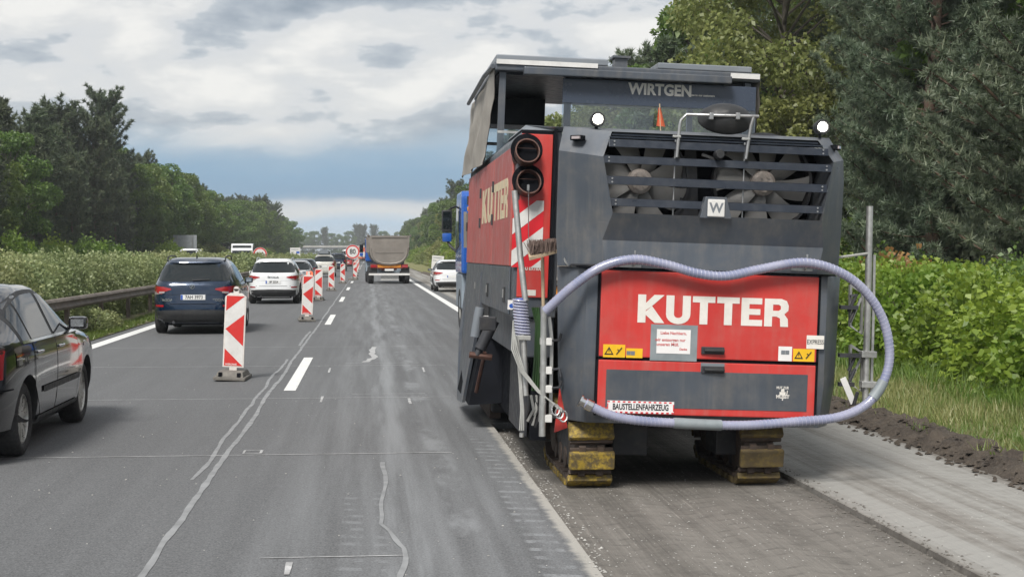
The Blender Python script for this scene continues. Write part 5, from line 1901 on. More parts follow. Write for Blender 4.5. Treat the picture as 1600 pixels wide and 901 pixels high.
# --- radiator hood: frame round the louvred opening, dark facet below it
HL, HR = L(871, 300, MY + .16).x, L(1318, 300, MY + .16).x
OUT = [(HL + .02, 1.662), (HL, 1.90), (HL, 2.34), (HL, 2.52), (HL + .03, 2.70), (HR - .13, 2.70), (HR - .01, 2.535), (HR, 2.36), (HR - .01, 1.90), (HR - .02, 1.662)]
INN = [(-.80, 1.662), (-.83, 1.86), (-.775, 2.06), (-.855, 2.47), (-.78, 2.665), (.79, 2.665), (.88, 2.50), (.80, 2.06), (.85, 1.86), (.80, 1.662)]
m_ = MB()
yo, yi = .16, -.10
o3 = [(x, yo, z) for x, z in OUT]
i3 = [(x, {0: -.045, 1: -.02, 2: -.12, 7: -.12, 8: -.02, 9: -.045, 4: .02, 5: .02}.get(k, -.09), z) for k, (x, z) in enumerate(INN)]
n_ = len(OUT)
fs = [(k, k + 1, n_ + k + 1, n_ + k) for k in range(n_ - 1)]
fs += [(n_ + 0, n_ + 1, n_ + 8, n_ + 9), (n_ + 1, n_ + 2, n_ + 7, n_ + 8)]
back = [(x + (.15 if x < 0 else -.02), 1.02, z) for x, z in OUT]
vs = o3 + i3 + back
fs += [(2 * n_ + k, 2 * n_ + k + 1, k + 1, k) for k in range(n_ - 1)]
# inner reveal of the opening
rev = [(INN[k][0], .30, INN[k][1]) for k in (2, 3, 4, 5, 6, 7)]
b0 = len(vs)
vs += rev
idx = [n_ + k for k in (2, 3, 4, 5, 6, 7)]
for k in range(6):
    j = (k + 1) % 6
    fs.append((idx[k], idx[j], b0 + j, b0 + k))
m_.raw(vs, fs)
m_.build('radiator_hood', 'slate_paint', mm, smooth=16)
m_ = MB(); m_.bx(-.9, .92, .31, .36, 1.95, 2.68); rad = m_.build('radiator_core', 'black_void', mm, smooth=0)
m_ = MB(); m_.bx(-.865, .80, .35, 1.30, 2.672, 2.715); m_.build('hood_top', 'slate_light', mm, smooth=0, bevel=.01)
m_ = MB(); m_.bx(-1.0, .95, -.035, .1, 1.6525, 1.6615); m_.build('hood_seam', 'black_void', mm, smooth=0)

# fans behind the louvres
def fan(u, v, r, nb, a0):
    p = L(u, v, MY + .22)
    f_ = MB()
    M0 = Matrix.Translation((p.x, .215, p.z)) @ Euler((R(90), 0, 0)).to_matrix().to_4x4()
    f_.lathe([(r * 1.06, -.06), (r * 1.12, -.06), (r * 1.12, .035), (r * 1.06, .035), (r * 1.06, -.06)], 40, M0)
    sh = f_.build('fan_shroud', 'dark_steel', mm, smooth=40)
    f_ = MB()
    f_.lathe([(.0005, .075), (r * .20, .075), (r * .27, .055), (r * .29, -.02), (.0005, -.02)], 24, M0)
    for k in range(6):
        a = k * math.pi / 3
        f_.lathe([(.0005, .086), (.012, .086), (.012, .07)], 6, M0 @ Matrix.Translation((math.cos(a) * r * .15, math.sin(a) * r * .15, 0)))
    f_.build('fan_hub', 'fan_hub', sh, smooth=35)
    for k in range(nb):
        a = a0 + 2 * math.pi * k / nb
        q = M0 @ Euler((0, 0, a)).to_matrix().to_4x4()
        vs, n2 = [], 6
        for i in range(n2 + 1):
            t_ = i / n2
            rr = r * (.22 + .80 * t_)
            hw = r * (.12 + .17 * t_ ** .8)
            sw = .18 * t_ * t_ * r
            vs += [(rr, -hw + sw, -.035), (rr, sw, .012), (rr * (1 if i < n2 else .97), hw + sw, .03)]
        f2 = [(i * 3 + j, i * 3 + j + 1, (i + 1) * 3 + j + 1, (i + 1) * 3 + j) for i in range(n2) for j in range(2)]
        f_ = MB(); f_.raw(vs, f2, q)
        bl_ = f_.build('fan_blade', 'fan_plastic', sh, smooth=60)
    return sh


fan(998, 284, .345, 8, .25)
fan(1190, 287, .345, 8, .55)
# louvre bars
for k, (z0, z1) in enumerate(((2.545, 2.600), (2.425, 2.480), (2.270, 2.330), (2.112, 2.168))):
    hw0 = np.interp((z0 + z1) / 2, [2.06, 2.47, 2.665], [.775, .855, .78])
    hw1 = np.interp((z0 + z1) / 2, [2.06, 2.50, 2.665], [.80, .88, .79])
    q = MB()
    q.prism([(-hw0, -.09, z0), (-hw0, -.075, z1), (-hw0, -.055, z1 + .004), (-hw0, -.07, z0)], [(hw1, -.09, z0), (hw1, -.075, z1), (hw1, -.055, z1 + .004), (hw1, -.07, z0)])
    lv = q.build('louvre_bar', 'bar_paint', mm, smooth=0, bevel=.003)
    for sx, xx in ((-1, hw0 - .04), (1, hw1 - .04)):
        for dz in (-.012, .014):
            q = MB(); q.lathe([(.0005, .004), (.007, .004), (.007, 0)], 8, Matrix.Translation((sx * xx, -.084, (z0 + z1) / 2 + dz)) @ FACE_BACK); q.build('screw', 'steel_tube', lv, smooth=0)
for k, zz in enumerate((2.615, 2.638, 2.658)):
    q = MB(); q.bx(-.80 + .02 * k, .81 - .02 * k, -.03 + .045 * k, .01 + .045 * k, zz, zz + .012); q.build('top_grille_bar', 'bar_paint', mm, smooth=0)
m_ = MB(); m_.bx(-.80, .80, .06, .30, 2.605, 2.612); m_.build('top_baffle', 'bar_paint', mm, smooth=0)
for u in (1052, 1160):
    p = L(u, 270, MY)
    q = MB(); q.tube([(p.x, -.04, 2.06), (p.x, -.04, 2.62)], .007, 6); q.build('grille_rod', 'steel_tube', mm, smooth=50)
m_ = MB(); p = L(1085, 270, MY)
m_.prism([(p.x - .07, .20, 2.05), (p.x + .09, .20, 2.05), (p.x + .05, .20, 2.60), (p.x - .03, .20, 2.60)], [(p.x - .07, .30, 2.05), (p.x + .09, .30, 2.05), (p.x + .05, .30, 2.60), (p.x - .03, .30, 2.60)])
m_.build('centre_strut', 'dark_steel', mm, smooth=0)
# rear view camera
p = L(1118, 243, MY)
m_ = MB()
m_.lathe([(.0005, .07), (.030, .07), (.036, .05), (.036, -.02), (.0005, -.02)], 12, Matrix.Translation((p.x, -.09, p.z)) @ FACE_BACK)
m_.box((p.x - .06, -.06, p.z - .02), (.12, .02, .02), (0, R(18), 0))
m_.build('reversing_camera', 'trim_black', mm, smooth=40)
# square badge on its wedge
p = L(1111.5, 321.5, MY)
m_ = MB()
m_.prism([(p.x - .115, -.135, 2.045), (p.x + .125, -.135, 2.045), (p.x + .085, -.13, 2.205), (p.x - .075, -.13, 2.205)], [(p.x - .115, -.05, 2.045), (p.x + .125, -.05, 2.045), (p.x + .085, -.05, 2.205), (p.x - .075, -.05, 2.205)])
w_ = m_.build('badge_wedge', 'slate_paint', mm, smooth=0, bevel=.006)
m_ = MB(); m_.box((p.x + .003, -.142, 2.122), (.128, .014, .128)); bd = m_.build('badge', 'board_white', w_, smooth=0, bevel=.012)
text('letter_w', 'W', .10, 'slate_light', bd, Matrix.Translation((p.x + .003, -.1495, 2.120)) @ FACE_BACK, .003, .0008, .95)
# hand-hold slots in the hood corners
for (u, v, sx) in ((902, 216, -1), (1304, 231, 1)):
    p = L(u, v, MY + .1)
    m_ = MB(); m_.box((p.x, .075 if sx < 0 else .085, p.z), (.10 if sx < 0 else .07, .06, .038), (0, 0, R(-42 if sx < 0 else 58)))
    h_ = m_.build('lamp_slot', 'black_void', mm, smooth=0, bevel=.006)
    m_ = MB(); m_.box((p.x + .003 * sx, .058 if sx < 0 else .07, p.z), (.07 if sx < 0 else .045, .06, .020), (0, 0, R(-42 if sx < 0 else 58)))
    m_.build('slot_lamp', 'lens_clear', h_, smooth=0)

# work lights, switched on
for (u, v) in ((933, 187), (1283, 199)):
    p = L(u, v, MY + .12)
    m_ = MB()
    m_.lathe([(.0005, .036), (.040, .036), (.042, .046), (.054, .046), (.058, .02), (.050, -.05), (.02, -.075), (.0005, -.075)], 20, Matrix.Translation((p.x, .12, p.z)) @ FACE_BACK)
    h_ = m_.build('work_light', 'trim_black', mm, smooth=45)
    m_ = MB()
    m_.lathe([(.0005, .046), (.018, .045), (.034, .041), (.036, .0365), (.0005, .0365)], 20, Matrix.Translation((p.x, .12, p.z)) @ FACE_BACK)
    m_.build('lamp_lens', 'lamp_glow', h_, smooth=30)
    m_ = MB(); m_.tube([(p.x, .15, p.z - .05), (p.x + .01, .17, 2.68)], .012, 6); m_.build('bracket', 'dark_steel', h_, smooth=50)

# convex mirror seen from behind, on its tube frame
ctr = L(1132, 184, MY + .05)
m_ = MB()
pa, pb, pc, pd = L(1053, 243, MY), L(1058, 190, MY), L(1068, 181, MY), L(1180, 184, MY)
pe = L(1168, 192, MY)
pf = L(1160, 250, MY)
m_.tube([(pa.x, -.10, pa.z - .02), (pb.x, -.10, pb.z - .04), (pb.x + .008, -.10, pb.z), (pc.x, -.10, pc.z), (pd.x, -.10, pd.z)], .0125, 8)
m_.tube([(pe.x + .02, -.10, pd.z), (pe.x, -.10, pe.z - .03), (pf.x, -.10, pf.z)], .0125, 8)
fr_ = m_.build('mirror_frame', 'steel_tube', mm, smooth=50)
m_ = MB()
prof = [(.0005, .085), (.07, .078), (.13, .055), (.175, .02), (.198, -.02), (.205, -.03), (.205, -.045), (.0005, -.045)]
Mm = Matrix.Translation((ctr.x, -.01, ctr.z)) @ Euler((R(62), 0, 0)).to_matrix().to_4x4() @ Matrix.Diagonal((1.03, .62, 1, 1))
m_.lathe(prof, 32, Mm)
dm = m_.build('convex_mirror', 'trim_black', mm, smooth=30)
for u in (1106, 1147):
    p = L(u, 183, MY)
    m_ = MB(); m_.box((p.x, -.105, p.z - .005), (.03, .045, .05)); m_.build('clamp', 'steel_tube', fr_, smooth=0, bevel=.005)
for p in (L(1053, 215, MY), L(1160, 219, MY)):
    m_ = MB(); m_.box((p.x, -.10, p.z), (.06, .03, .018)); m_.build('clamp', 'aluminium', fr_, smooth=0, bevel=.004)

# --- left side box with red rear panel and exhausts
BX0, BX1, BY0, BY1 = -1.40, -1.052, .80, 6.2
TOPZ = 2.725
m_ = MB()
sec = [(BX0, 1.24), (BX1, 1.24), (BX1, TOPZ), (BX0 + .05, TOPZ), (BX0, TOPZ - .06)]
m_.prism([(x, BY0, z) for x, z in sec], [(x, BY1, z) for x, z in sec])
sb = m_.build('side_housing', 'slate_paint', mm, smooth=0, bevel=.012)
a, b = L(788, 463, MY + BY0), L(864, 211, MY + BY0)
px0, px1, pz0, pz1 = BX0 + .028, b.x, a.z, b.z
m_ = MB(); m_.bx(px0, px1, BY0 - .022, BY0 - .002, pz0, pz1); rp = m_.build('rear_panel', 'red_paint', mm, smooth=0, bevel=.005)
m_ = MB(); m_.bx(px1 + .004, px1 + .03, BY0 - .05, BY0 - .001, pz0 - .05, pz1 + .04); m_.bx(px0, px1, BY0 - .012, BY0 - .001, pz1 + .004, pz1 + .022); m_.build('panel_gap', 'black_void', mm, smooth=0)
# top cover sweeping to the hood corner
m_ = MB()
m_.prism([(BX0 + .03, BY0 - .03, pz1 + .025), (-1.02, .52, pz1 + .025), (-.90, .10, 2.712), (-.86, .10, 2.735), (-.86, 1.3, 2.735), (BX0 + .03, 1.3, 2.735)][:0] or
         [(BX0 + .02, BY0 - .02, pz1 + .03), (-1.06, BY0 - .02, pz1 + .03), (-1.06, 2.0, pz1 + .03), (BX0 + .02, 2.0, pz1 + .03)],
         [(BX0 + .06, BY0 + .03, TOPZ + .035), (-1.00, BY0 - .1, TOPZ + .02), (-1.00, 2.0, TOPZ + .02), (BX0 + .06, 2.0, TOPZ + .035)])
m_.build('top_cover', 'slate_light', mm, smooth=0, bevel=.006)

for k, (u, v) in enumerate(((823, 232), (825, 280))):
    p = L(u, v, MY + BY0 - .03)
    m_ = MB()
    rr = .118
    m_.lathe([(.0005, 0), (rr * 1.08, 0), (rr * 1.08, .0035), (.0005, .0035)], 28, Matrix.Translation((p.x, BY0 - .0225 - .001 * k, p.z - .01)) @ FACE_BACK)
    hole = m_.build('exhaust_cutout', 'black_void', rp, smooth=0)
    # pipe bent rearward and up, cut on the slant
    m_ = MB()
    n2 = 24
    rings = []
    ex = .098
    for (dy, dz, rad, tilt) in ((.16, -.055, ex, 0), (-.04, -.045, ex, 0), (-.13, -.02, ex, 1), (-.13, -.02, ex * .90, 1), (-.02, -.045, ex * .90, 0), (.15, -.055, ex * .9, 0)):
        ring = []
        for i in range(n2):
            t_ = 2 * math.pi * i / n2
            x, z = math.cos(t_) * rad, math.sin(t_) * rad
            ring.append((p.x + x, BY0 + dy + (z * .55 + .02 if tilt else 0), p.z + dz + z))
        rings.append(ring)
    m_.loft(rings, cap=False)
    ep = m_.build('exhaust_pipe', 'rusty_pipe', mm, smooth=50)
    m_ = MB(); m_.lathe([(.0005, .0), (ex * .9, 0)], n2, Matrix.Translation((p.x, BY0 + .04, p.z - .05)) @ FACE_BACK); m_.build('pipe_bore', 'black_void', ep, smooth=0)
    m_ = MB(); m_.box((p.x, BY0 - .05, p.z + .0), (ex * 1.7, .008, .003)); m_.build('bore_bar', 'rusty_pipe', ep, smooth=0)
p0, p1 = L(826, 288, MY + .6), L(829, 372, MY + .6)
m_ = MB(); m_.tube([(p0.x, BY0 - .17, p0.z), (p0.x + .006, BY0 - .16, p0.z - .06), (p1.x, BY0 - .05, p1.z)], .004, 5); m_.box((p0.x, BY0 - .172, p0.z - .025), (.018, .01, .045)); m_.build('chain', 'steel_tube', mm, smooth=50)

# hazard panel: white slanting bars on brighter red film
a, b = L(798, 417, MY + BY0), L(849.5, 314, MY + BY0)
hx0, hx1, hz0, hz1 = a.x, b.x, a.z, b.z
m_ = MB(); m_.bx(hx0, hx1, BY0 - .0245, BY0 - .0228, hz0, hz1); hz = m_.build('hazard_film', 'red_film', rp, smooth=0)
wd, ht = hx1 - hx0, hz1 - hz0


def clip_poly(poly, x0, x1, z0, z1):
    def cut(pp, f, g):
        out = []
        for i in range(len(pp)):
            a_, b_ = pp[i], pp[(i + 1) % len(pp)]
            fa, fb = f(a_), f(b_)
            if fa >= 0:
                out.append(a_)
            if fa * fb < 0:
                t_ = fa / (fa - fb)
                out.append((a_[0] + (b_[0] - a_[0]) * t_, a_[1] + (b_[1] - a_[1]) * t_))
        return out
    for f in (lambda q: q[0] - x0, lambda q: x1 - q[0], lambda q: q[1] - z0, lambda q: z1 - q[1]):
        poly = cut(poly, f, 0)
        if not poly:
            return []
    return poly


sl = .80
for k in range(5):
    zc_ = hz1 - ht * .28 - k * ht * .475 + .0
    bar = [(hx0 - .1, zc_ - sl * .1), (hx1 + .1, zc_ + sl * (wd + .1)), (hx1 + .1, zc_ + sl * (wd + .1) - ht * .235), (hx0 - .1, zc_ - sl * .1 - ht * .235)]
    bar = clip_poly(bar, hx0, hx1, hz0, hz1)
    if len(bar) > 2:
        m_ = MB(); m_.prism([(x, BY0 - .0262, z) for x, z in bar], [(x, BY0 - .0249, z) for x, z in bar]); m_.build('white_bar', 'board_white', hz, smooth=0)
p = L(828, 420, MY + BY0)
text('lettering', 'YOU EXTRA', .034, 'white_print', rp, Matrix.Translation((p.x, BY0 - .0245, p.z)) @ FACE_BACK, .001, .0006, .9)
p = L(828, 457, MY + BY0)
m_ = MB(); m_.box((p.x, BY0 - .0235, p.z), (.088, .0015, .046)); m_.build('sticker', 'white_print', rp, smooth=0)
m_ = MB(); p = L(799, 476, MY + BY0); m_.box((p.x, BY0 - .004, p.z), (.06, .006, .075)); st = m_.build('sticker', 'paper', sb, smooth=0)
m_ = MB(); m_.lathe([(.0005, .001), (.018, .001), (.018, 0)], 16, Matrix.Translation((p.x, BY0 - .0075, p.z - .008)) @ FACE_BACK); m_.build('blue_dot', 'plate_blue', st, smooth=0)

# red doors along the side, lettered across their joint
ys_ = [(BY0 + .18, 2.66), (2.685, 4.15), (4.175, 6.1)]
for k, (y0, y1) in enumerate(ys_):
    m_ = MB(); m_.bx(BX0 - .022, BX0 - .002, y0, y1, 1.64, 2.60); d_ = m_.build('side_door', 'red_faded', mm, smooth=0, bevel=.006)
    m_ = MB(); m_.bx(BX0 - .016, BX0 - .002, y0, y1, 1.25, 1.632); m_.build('lower_side_door', 'slate_paint', mm, smooth=0, bevel=.006)
    for zz in (2.35, 2.05):
        m_ = MB(); m_.tube([(BX0 - .028, y1 + .012, zz - .05), (BX0 - .028, y1 + .012, zz + .05)], .012, 6); m_.build('hinge', 'dark_steel', d_, smooth=50)
    m_ = MB(); m_.box((BX0 - .022, y0 + .35, 1.40), (.014, .11, .13)); lk = m_.build('lock', 'trim_black', mm, smooth=0, bevel=.004)
    m_ = MB(); m_.box((BX0 - .031, y0 + .35, 1.41), (.006, .06, .07)); m_.build('latch', 'aluminium', lk, smooth=0)
ya, yb2 = L(772, 330, 13.35), L(741, 330, 16.6)
block_text('side_lettering', 'TTER', .33, 1.36, 'cream_print', mm, Matrix.Translation((BX0 - .0225, 1.93, 2.20)) @ FACE_LEFT)
block_text('side_lettering', 'KU', .33, 1.20, 'cream_print', mm, Matrix.Translation((BX0 - .0225, 3.36, 2.20)) @ FACE_LEFT)

# right side box, mostly hidden
m_ = MB(); m_.bx(.99, 1.13, 1.1, 6.2, 1.24, 2.66); m_.build('side_housing', 'slate_paint', mm, smooth=0, bevel=.012)
m_ = MB(); m_.tube([(1.02, .3, 1.95), (1.05, .32, 2.2), (1.02, .34, 2.4)], .008, 6); m_.build('grab_rail', 'rusty_pipe', mm, smooth=50)
# under-frame
m_ = MB(); m_.bx(-.80, .80, .35, 6.0, .52, 1.23); m_.build('chassis', 'dark_steel', mm, smooth=0, bevel=.02)
m_ = MB(); m_.bx(-1.25, 1.12, 4.0, 6.0, .14, 1.0); m_.build('drum_housing', 'dark_steel', mm, smooth=0, bevel=.02)
m_ = MB(); m_.bx(-1.33, -1.06, .84, 3.9, .92, 1.235); m_.build('lower_housing', 'slate_paint', mm, smooth=0, bevel=.012)
m_ = MB(); m_.bx(-1.25, -1.22, 1.05, 2.3, .26, .86); m_.build('side_plate', 'dark_steel', mm, smooth=0, bevel=.008)
m_ = MB(); m_.bx(-1.20, -1.07, 1.0, 3.9, .24, .915); m_.build('black_infill', 'black_void', mm, smooth=0)  # plain black block filling the space behind the side plate
for (x, y, z) in ((-.47, .5, .2), (.35, .5, .22)):
    m_ = MB(); m_.bx(x - .14, x + .14, y, y + .35, z, .52); m_.build('lift_column', 'dark_steel', mm, smooth=0, bevel=.015)
m_ = MB()
for k in range(9):
    m_.box((-.3 + .07 * k, 3.2, .45 + .02 * math.sin(k * 3)), (.065, .02, .36), (0, R(3 * math.sin(k * 5)), 0))
m_.build('rubber_curtain', 'rubber', mm, smooth=0)

# folding belt guard hanging out to the left
a = [L(u, v, Y) for u, v, Y in ((727, 425, 16.6), (748, 425, 14.6), (746, 487, 14.6), (722, 628, 14.9), (714, 624, 16.5), (717, 520, 16.6))]
m_ = MB()
q = [Vector((BX0 - .005, p.y, p.z)) for p in a]
q = [Vector((a[i].x if i in (3, 4, 5) else BX0 - .03, a[i].y, a[i].z)) for i in range(6)]
m_.prism(q, [p + Vector((.03, 0, 0)) for p in q])
m_.build('belt_guard', 'slate_paint', mm, smooth=0)
pA, pB = L(741, 520, 14.4), L(781, 628, 14.2)
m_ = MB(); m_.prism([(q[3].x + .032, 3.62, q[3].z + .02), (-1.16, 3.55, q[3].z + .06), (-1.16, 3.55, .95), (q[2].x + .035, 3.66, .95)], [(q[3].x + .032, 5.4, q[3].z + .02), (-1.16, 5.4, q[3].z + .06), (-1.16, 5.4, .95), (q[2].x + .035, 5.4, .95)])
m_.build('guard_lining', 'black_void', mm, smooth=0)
m_ = MB(); c0, c1 = L(772, 500, 12.9), L(750, 545, 12.9)
m_.tube([c0, c1], .052, 12); m_.tube([c1, c1 + (c1 - c0) * .22], .03, 10); hc = m_.build('hydraulic_cylinder', 'dark_steel', mm, smooth=40)
m_ = MB(); e0 = c1 + (c1 - c0) * .2; m_.tube([e0 + Vector((-.07, 0, 0)), e0 + Vector((.13, 0, -.02))], .028, 8); m_.build('rod_eye', 'rusty_pipe', hc, smooth=40)
m_ = MB(); c2 = L(744, 612, 13.6); m_.tube([e0 + Vector((.1, .4, 0)), c2], .018, 6); m_.build('stay_rod', 'rusty_pipe', hc, smooth=40)
m_ = MB(); c0, c1 = L(750, 480, 13.2), L(742, 526, 13.2); m_.tube([c0, c1], .045, 10); m_.build('hydraulic_cylinder', 'slate_light', mm, smooth=40)
p = L(762, 505, 12.6)
m_ = MB(); m_.box(p, (.14, .1, .12)); m_.build('valve_block', 'dark_steel', mm, smooth=0, bevel=.01)
m_ = MB(); m_.bx(-1.26, -1.14, 4.2, 5.8, .06, .35); m_.build('drum_skirt', 'track_steel', mm, smooth=0, bevel=.01)

# --- operator platform and canopy
CY0, CY1 = 2.90, 5.60
RZ = L(900, 107, MY + CY0).z
RXL, RXR = L(770, 100, MY + CY0).x, L(1190, 115, MY + CY0).x
m_ = MB(); m_.bx(RXL + .02, RXR - .02, CY0 - .04, CY1, RZ - .055, RZ + .03); rf = m_.build('canopy_roof', 'slate_paint', mm, smooth=0, bevel=.015)
m_ = MB(); m_.bx(RXL + .03, RXL + 1.08, CY0 - .02, CY1 - .2, RZ + .034, RZ + .095); m_.build('sliding_roof', 'slate_light', rf, smooth=0, bevel=.01)
m_ = MB(); m_.bx(RXR - 1.0, RXR - .10, CY0 - .02, CY1 - .2, RZ + .034, RZ + .09); m_.build('sliding_roof', 'slate_light', rf, smooth=0, bevel=.01)
p = L(972, 101, MY + CY0)
m_ = MB(); m_.bx(p.x - .06, p.x + .06, CY0 + .05, CY0 + .2, RZ + .03, RZ + .12); m_.bx(p.x - .085, p.x + .085, CY0 + .02, CY0 + .23, RZ + .122, RZ + .142); m_.build('roof_vent', 'slate_paint', rf, smooth=0)
m_ = MB(); m_.bx(RXL + .03, RXL + .98, CY0 - .062, CY0 - .043, RZ + .002, RZ + .045); m_.build('bright_strip', 'board_white', rf, smooth=0)
m_ = MB(); m_.bx(RXR - .31, RXR - .03, CY0 - .062, CY0 - .043, RZ - .03, RZ + .018); m_.build('bright_strip', 'board_white', rf, smooth=0)
m_ = MB(); m_.bx(RXL + .28, RXR - .32, CY0 - .16, CY0 - .045, RZ - .095, RZ - .025); m_.build('sun_blind', 'slate_paint', rf, smooth=0, bevel=.01)
m_ = MB(); m_.bx(RXL + .75, RXR - .36, CY0 + .0, CY0 + .05, RZ - .11, RZ - .057); m_.build('header', 'bar_paint', rf, smooth=0)
m_ = MB(); m_.bx(RXL + .03, RXL + .75, CY1 - .6, CY1 - .02, RZ - .36, RZ - .058); m_.build('front_header', 'bar_paint', rf, smooth=0)
m_ = MB(); m_.bx(RXL + .06, RXR - .06, CY0 + .1, CY1 - .62, RZ - .075, RZ - .058); m_.build('ceiling_lining', 'bar_paint', rf, smooth=0)
for x in (RXL + .10, RXL + .72, RXR - .12):
    for y in (CY0 + .06, CY1 - .12):
        m_ = MB(); m_.bx(x - .03, x + .03, y - .03, y + .03, 2.2, RZ - .06); m_.build('canopy_post', 'slate_paint', mm, smooth=0)
# rear windscreen with tinted band
gx0, gx1 = L(878, 160, MY + CY0).x, L(1180, 160, MY + CY0).x
m_ = MB(); m_.bx(gx0, gx1, CY0 - .02, CY0 - .012, 2.62, RZ - .10); gl = m_.build('rear_window', 'cab_glass_smoked', mm, smooth=0)
m_ = MB(); m_.bx(gx0 + .002, gx1 - .002, CY0 - .026, CY0 - .0215, RZ - .325, RZ - .10); tb = m_.build('tinted_band', 'tint_band', gl, smooth=0)
p = L(1031, 142, MY + CY0)
text('lettering', 'WIRTGEN', .143, 'white_print', tb, Matrix.Translation((p.x, CY0 - .028, p.z)) @ FACE_BACK, .0055, .001, .93, 1.0)
p = L(1095, 150, MY + CY0)
text('lettering', 'Close to our customers', .026, 'white_print', tb, Matrix.Translation((p.x, CY0 - .028, p.z)) @ FACE_BACK, .001, .0008)
m_ = MB(); m_.bx(RXL + .08, gx0 - .02, CY1 - .1, CY1 - .09, 2.45, RZ - .3); m_.build('front_window', 'cab_glass', mm, smooth=0)
m_ = MB(); m_.bx(RXL + .06, gx0 + .25, CY0 - .05, CY0 - .043, 2.55, 2.865); m_.build('clear_screen', 'cab_glass', mm, smooth=0)
m_ = MB(); m_.bx(RXL + .06, gx0 - .06, CY0 - .054, CY0 - .038, 2.862, 2.885); m_.build('screen_rail', 'aluminium', mm, smooth=0)
# inside: seat, console, railing, lever stand
m_ = MB(); m_.bx(RXL + .05, RXR - .05, CY0 - .2, CY1, 2.12, 2.20); m_.build('platform_floor', 'dark_steel', mm, smooth=0)
m_ = MB(); m_.box((.55, 3.9, 2.55), (.45, .12, .62)); m_.box((.55, 4.15, 2.38), (.45, .5, .14)); m_.build('operator_seat', 'trim_black', mm, smooth=0, bevel=.04)
m_ = MB(); m_.box((-.1, 4.6, 2.6), (.5, .3, .7)); m_.box((-.1, 4.5, 2.96), (.42, .04, .2)); m_.build('control_console', 'slate_light', mm, smooth=0, bevel=.02)
m_ = MB()
for z in (2.65, 2.95):
    m_.tube([(RXL + .1, CY1 - .3, z), (RXR - .1, CY1 - .3, z)], .018, 6)
m_.build('guard_rail', 'aluminium', mm, smooth=50)
# canvas curtain on the left, loosely hung
def curtain(xb, ya_, yb_, z0f, z1f, nx=16, nz=12, amp=.03, name='canvas_curtain'):
    vs = []
    for i in range(nx + 1):
        t_ = i / nx
        for k in range(nz + 1):
            s_ = k / nz
            y = ya_(s_) + (yb_(s_) - ya_(s_)) * t_
            z = z0f(t_) + (z1f(t_) - z0f(t_)) * s_
            vs.append((xb(s_) + amp * math.sin(t_ * 13 + s_ * 3) * (1 - .6 * s_) + .02 * pn(t_ * 4, s_ * 5, 1, 2), y, z))
    c_ = nz + 1
    fs = [(i * c_ + k, i * c_ + k + 1, (i + 1) * c_ + k + 1, (i + 1) * c_ + k) for i in range(nx) for k in range(nz)]
    b_ = len(vs)
    vs2 = [(x + .006, y, z) for x, y, z in vs]
    fs2 = [tuple(b_ + i for i in reversed(f)) for f in fs]
    q_ = MB(); q_.raw(vs + vs2, fs + fs2)
    return q_.build(name, 'canvas', mm, smooth=60)


curtain(lambda s: RXL + .03 - .05 * (1 - s), lambda s: CY0 + .62 - .62 * s, lambda s: 6.75 - .75 * s, lambda t: 2.62 + .02 * t, lambda t: RZ + .0 - .05 * t)
curtain(lambda s: RXR - .02 - .0 * s + .0, lambda s: CY0 + .25 * (1 - s) - .02, lambda s: 4.4, lambda t: 2.75, lambda t: RZ - .04)
m_ = MB(); m_.tube([(RXL + .0, CY0 - .03, RZ - .02), (RXL - .02, CY0 + .8, RZ - .02), (RXL - .02, 5.9, RZ - .06)], .022, 8); m_.build('curtain_rod', 'slate_paint', rf, smooth=50)
# loading conveyor reaching forward over the truck
m_ = MB(); m_.box((.5, 9.4, 2.15), (.9, 7.2, .34), (R(13), 0, 0)); cv = m_.build('loading_conveyor', 'dark_steel', mm, smooth=0, bevel=.03)


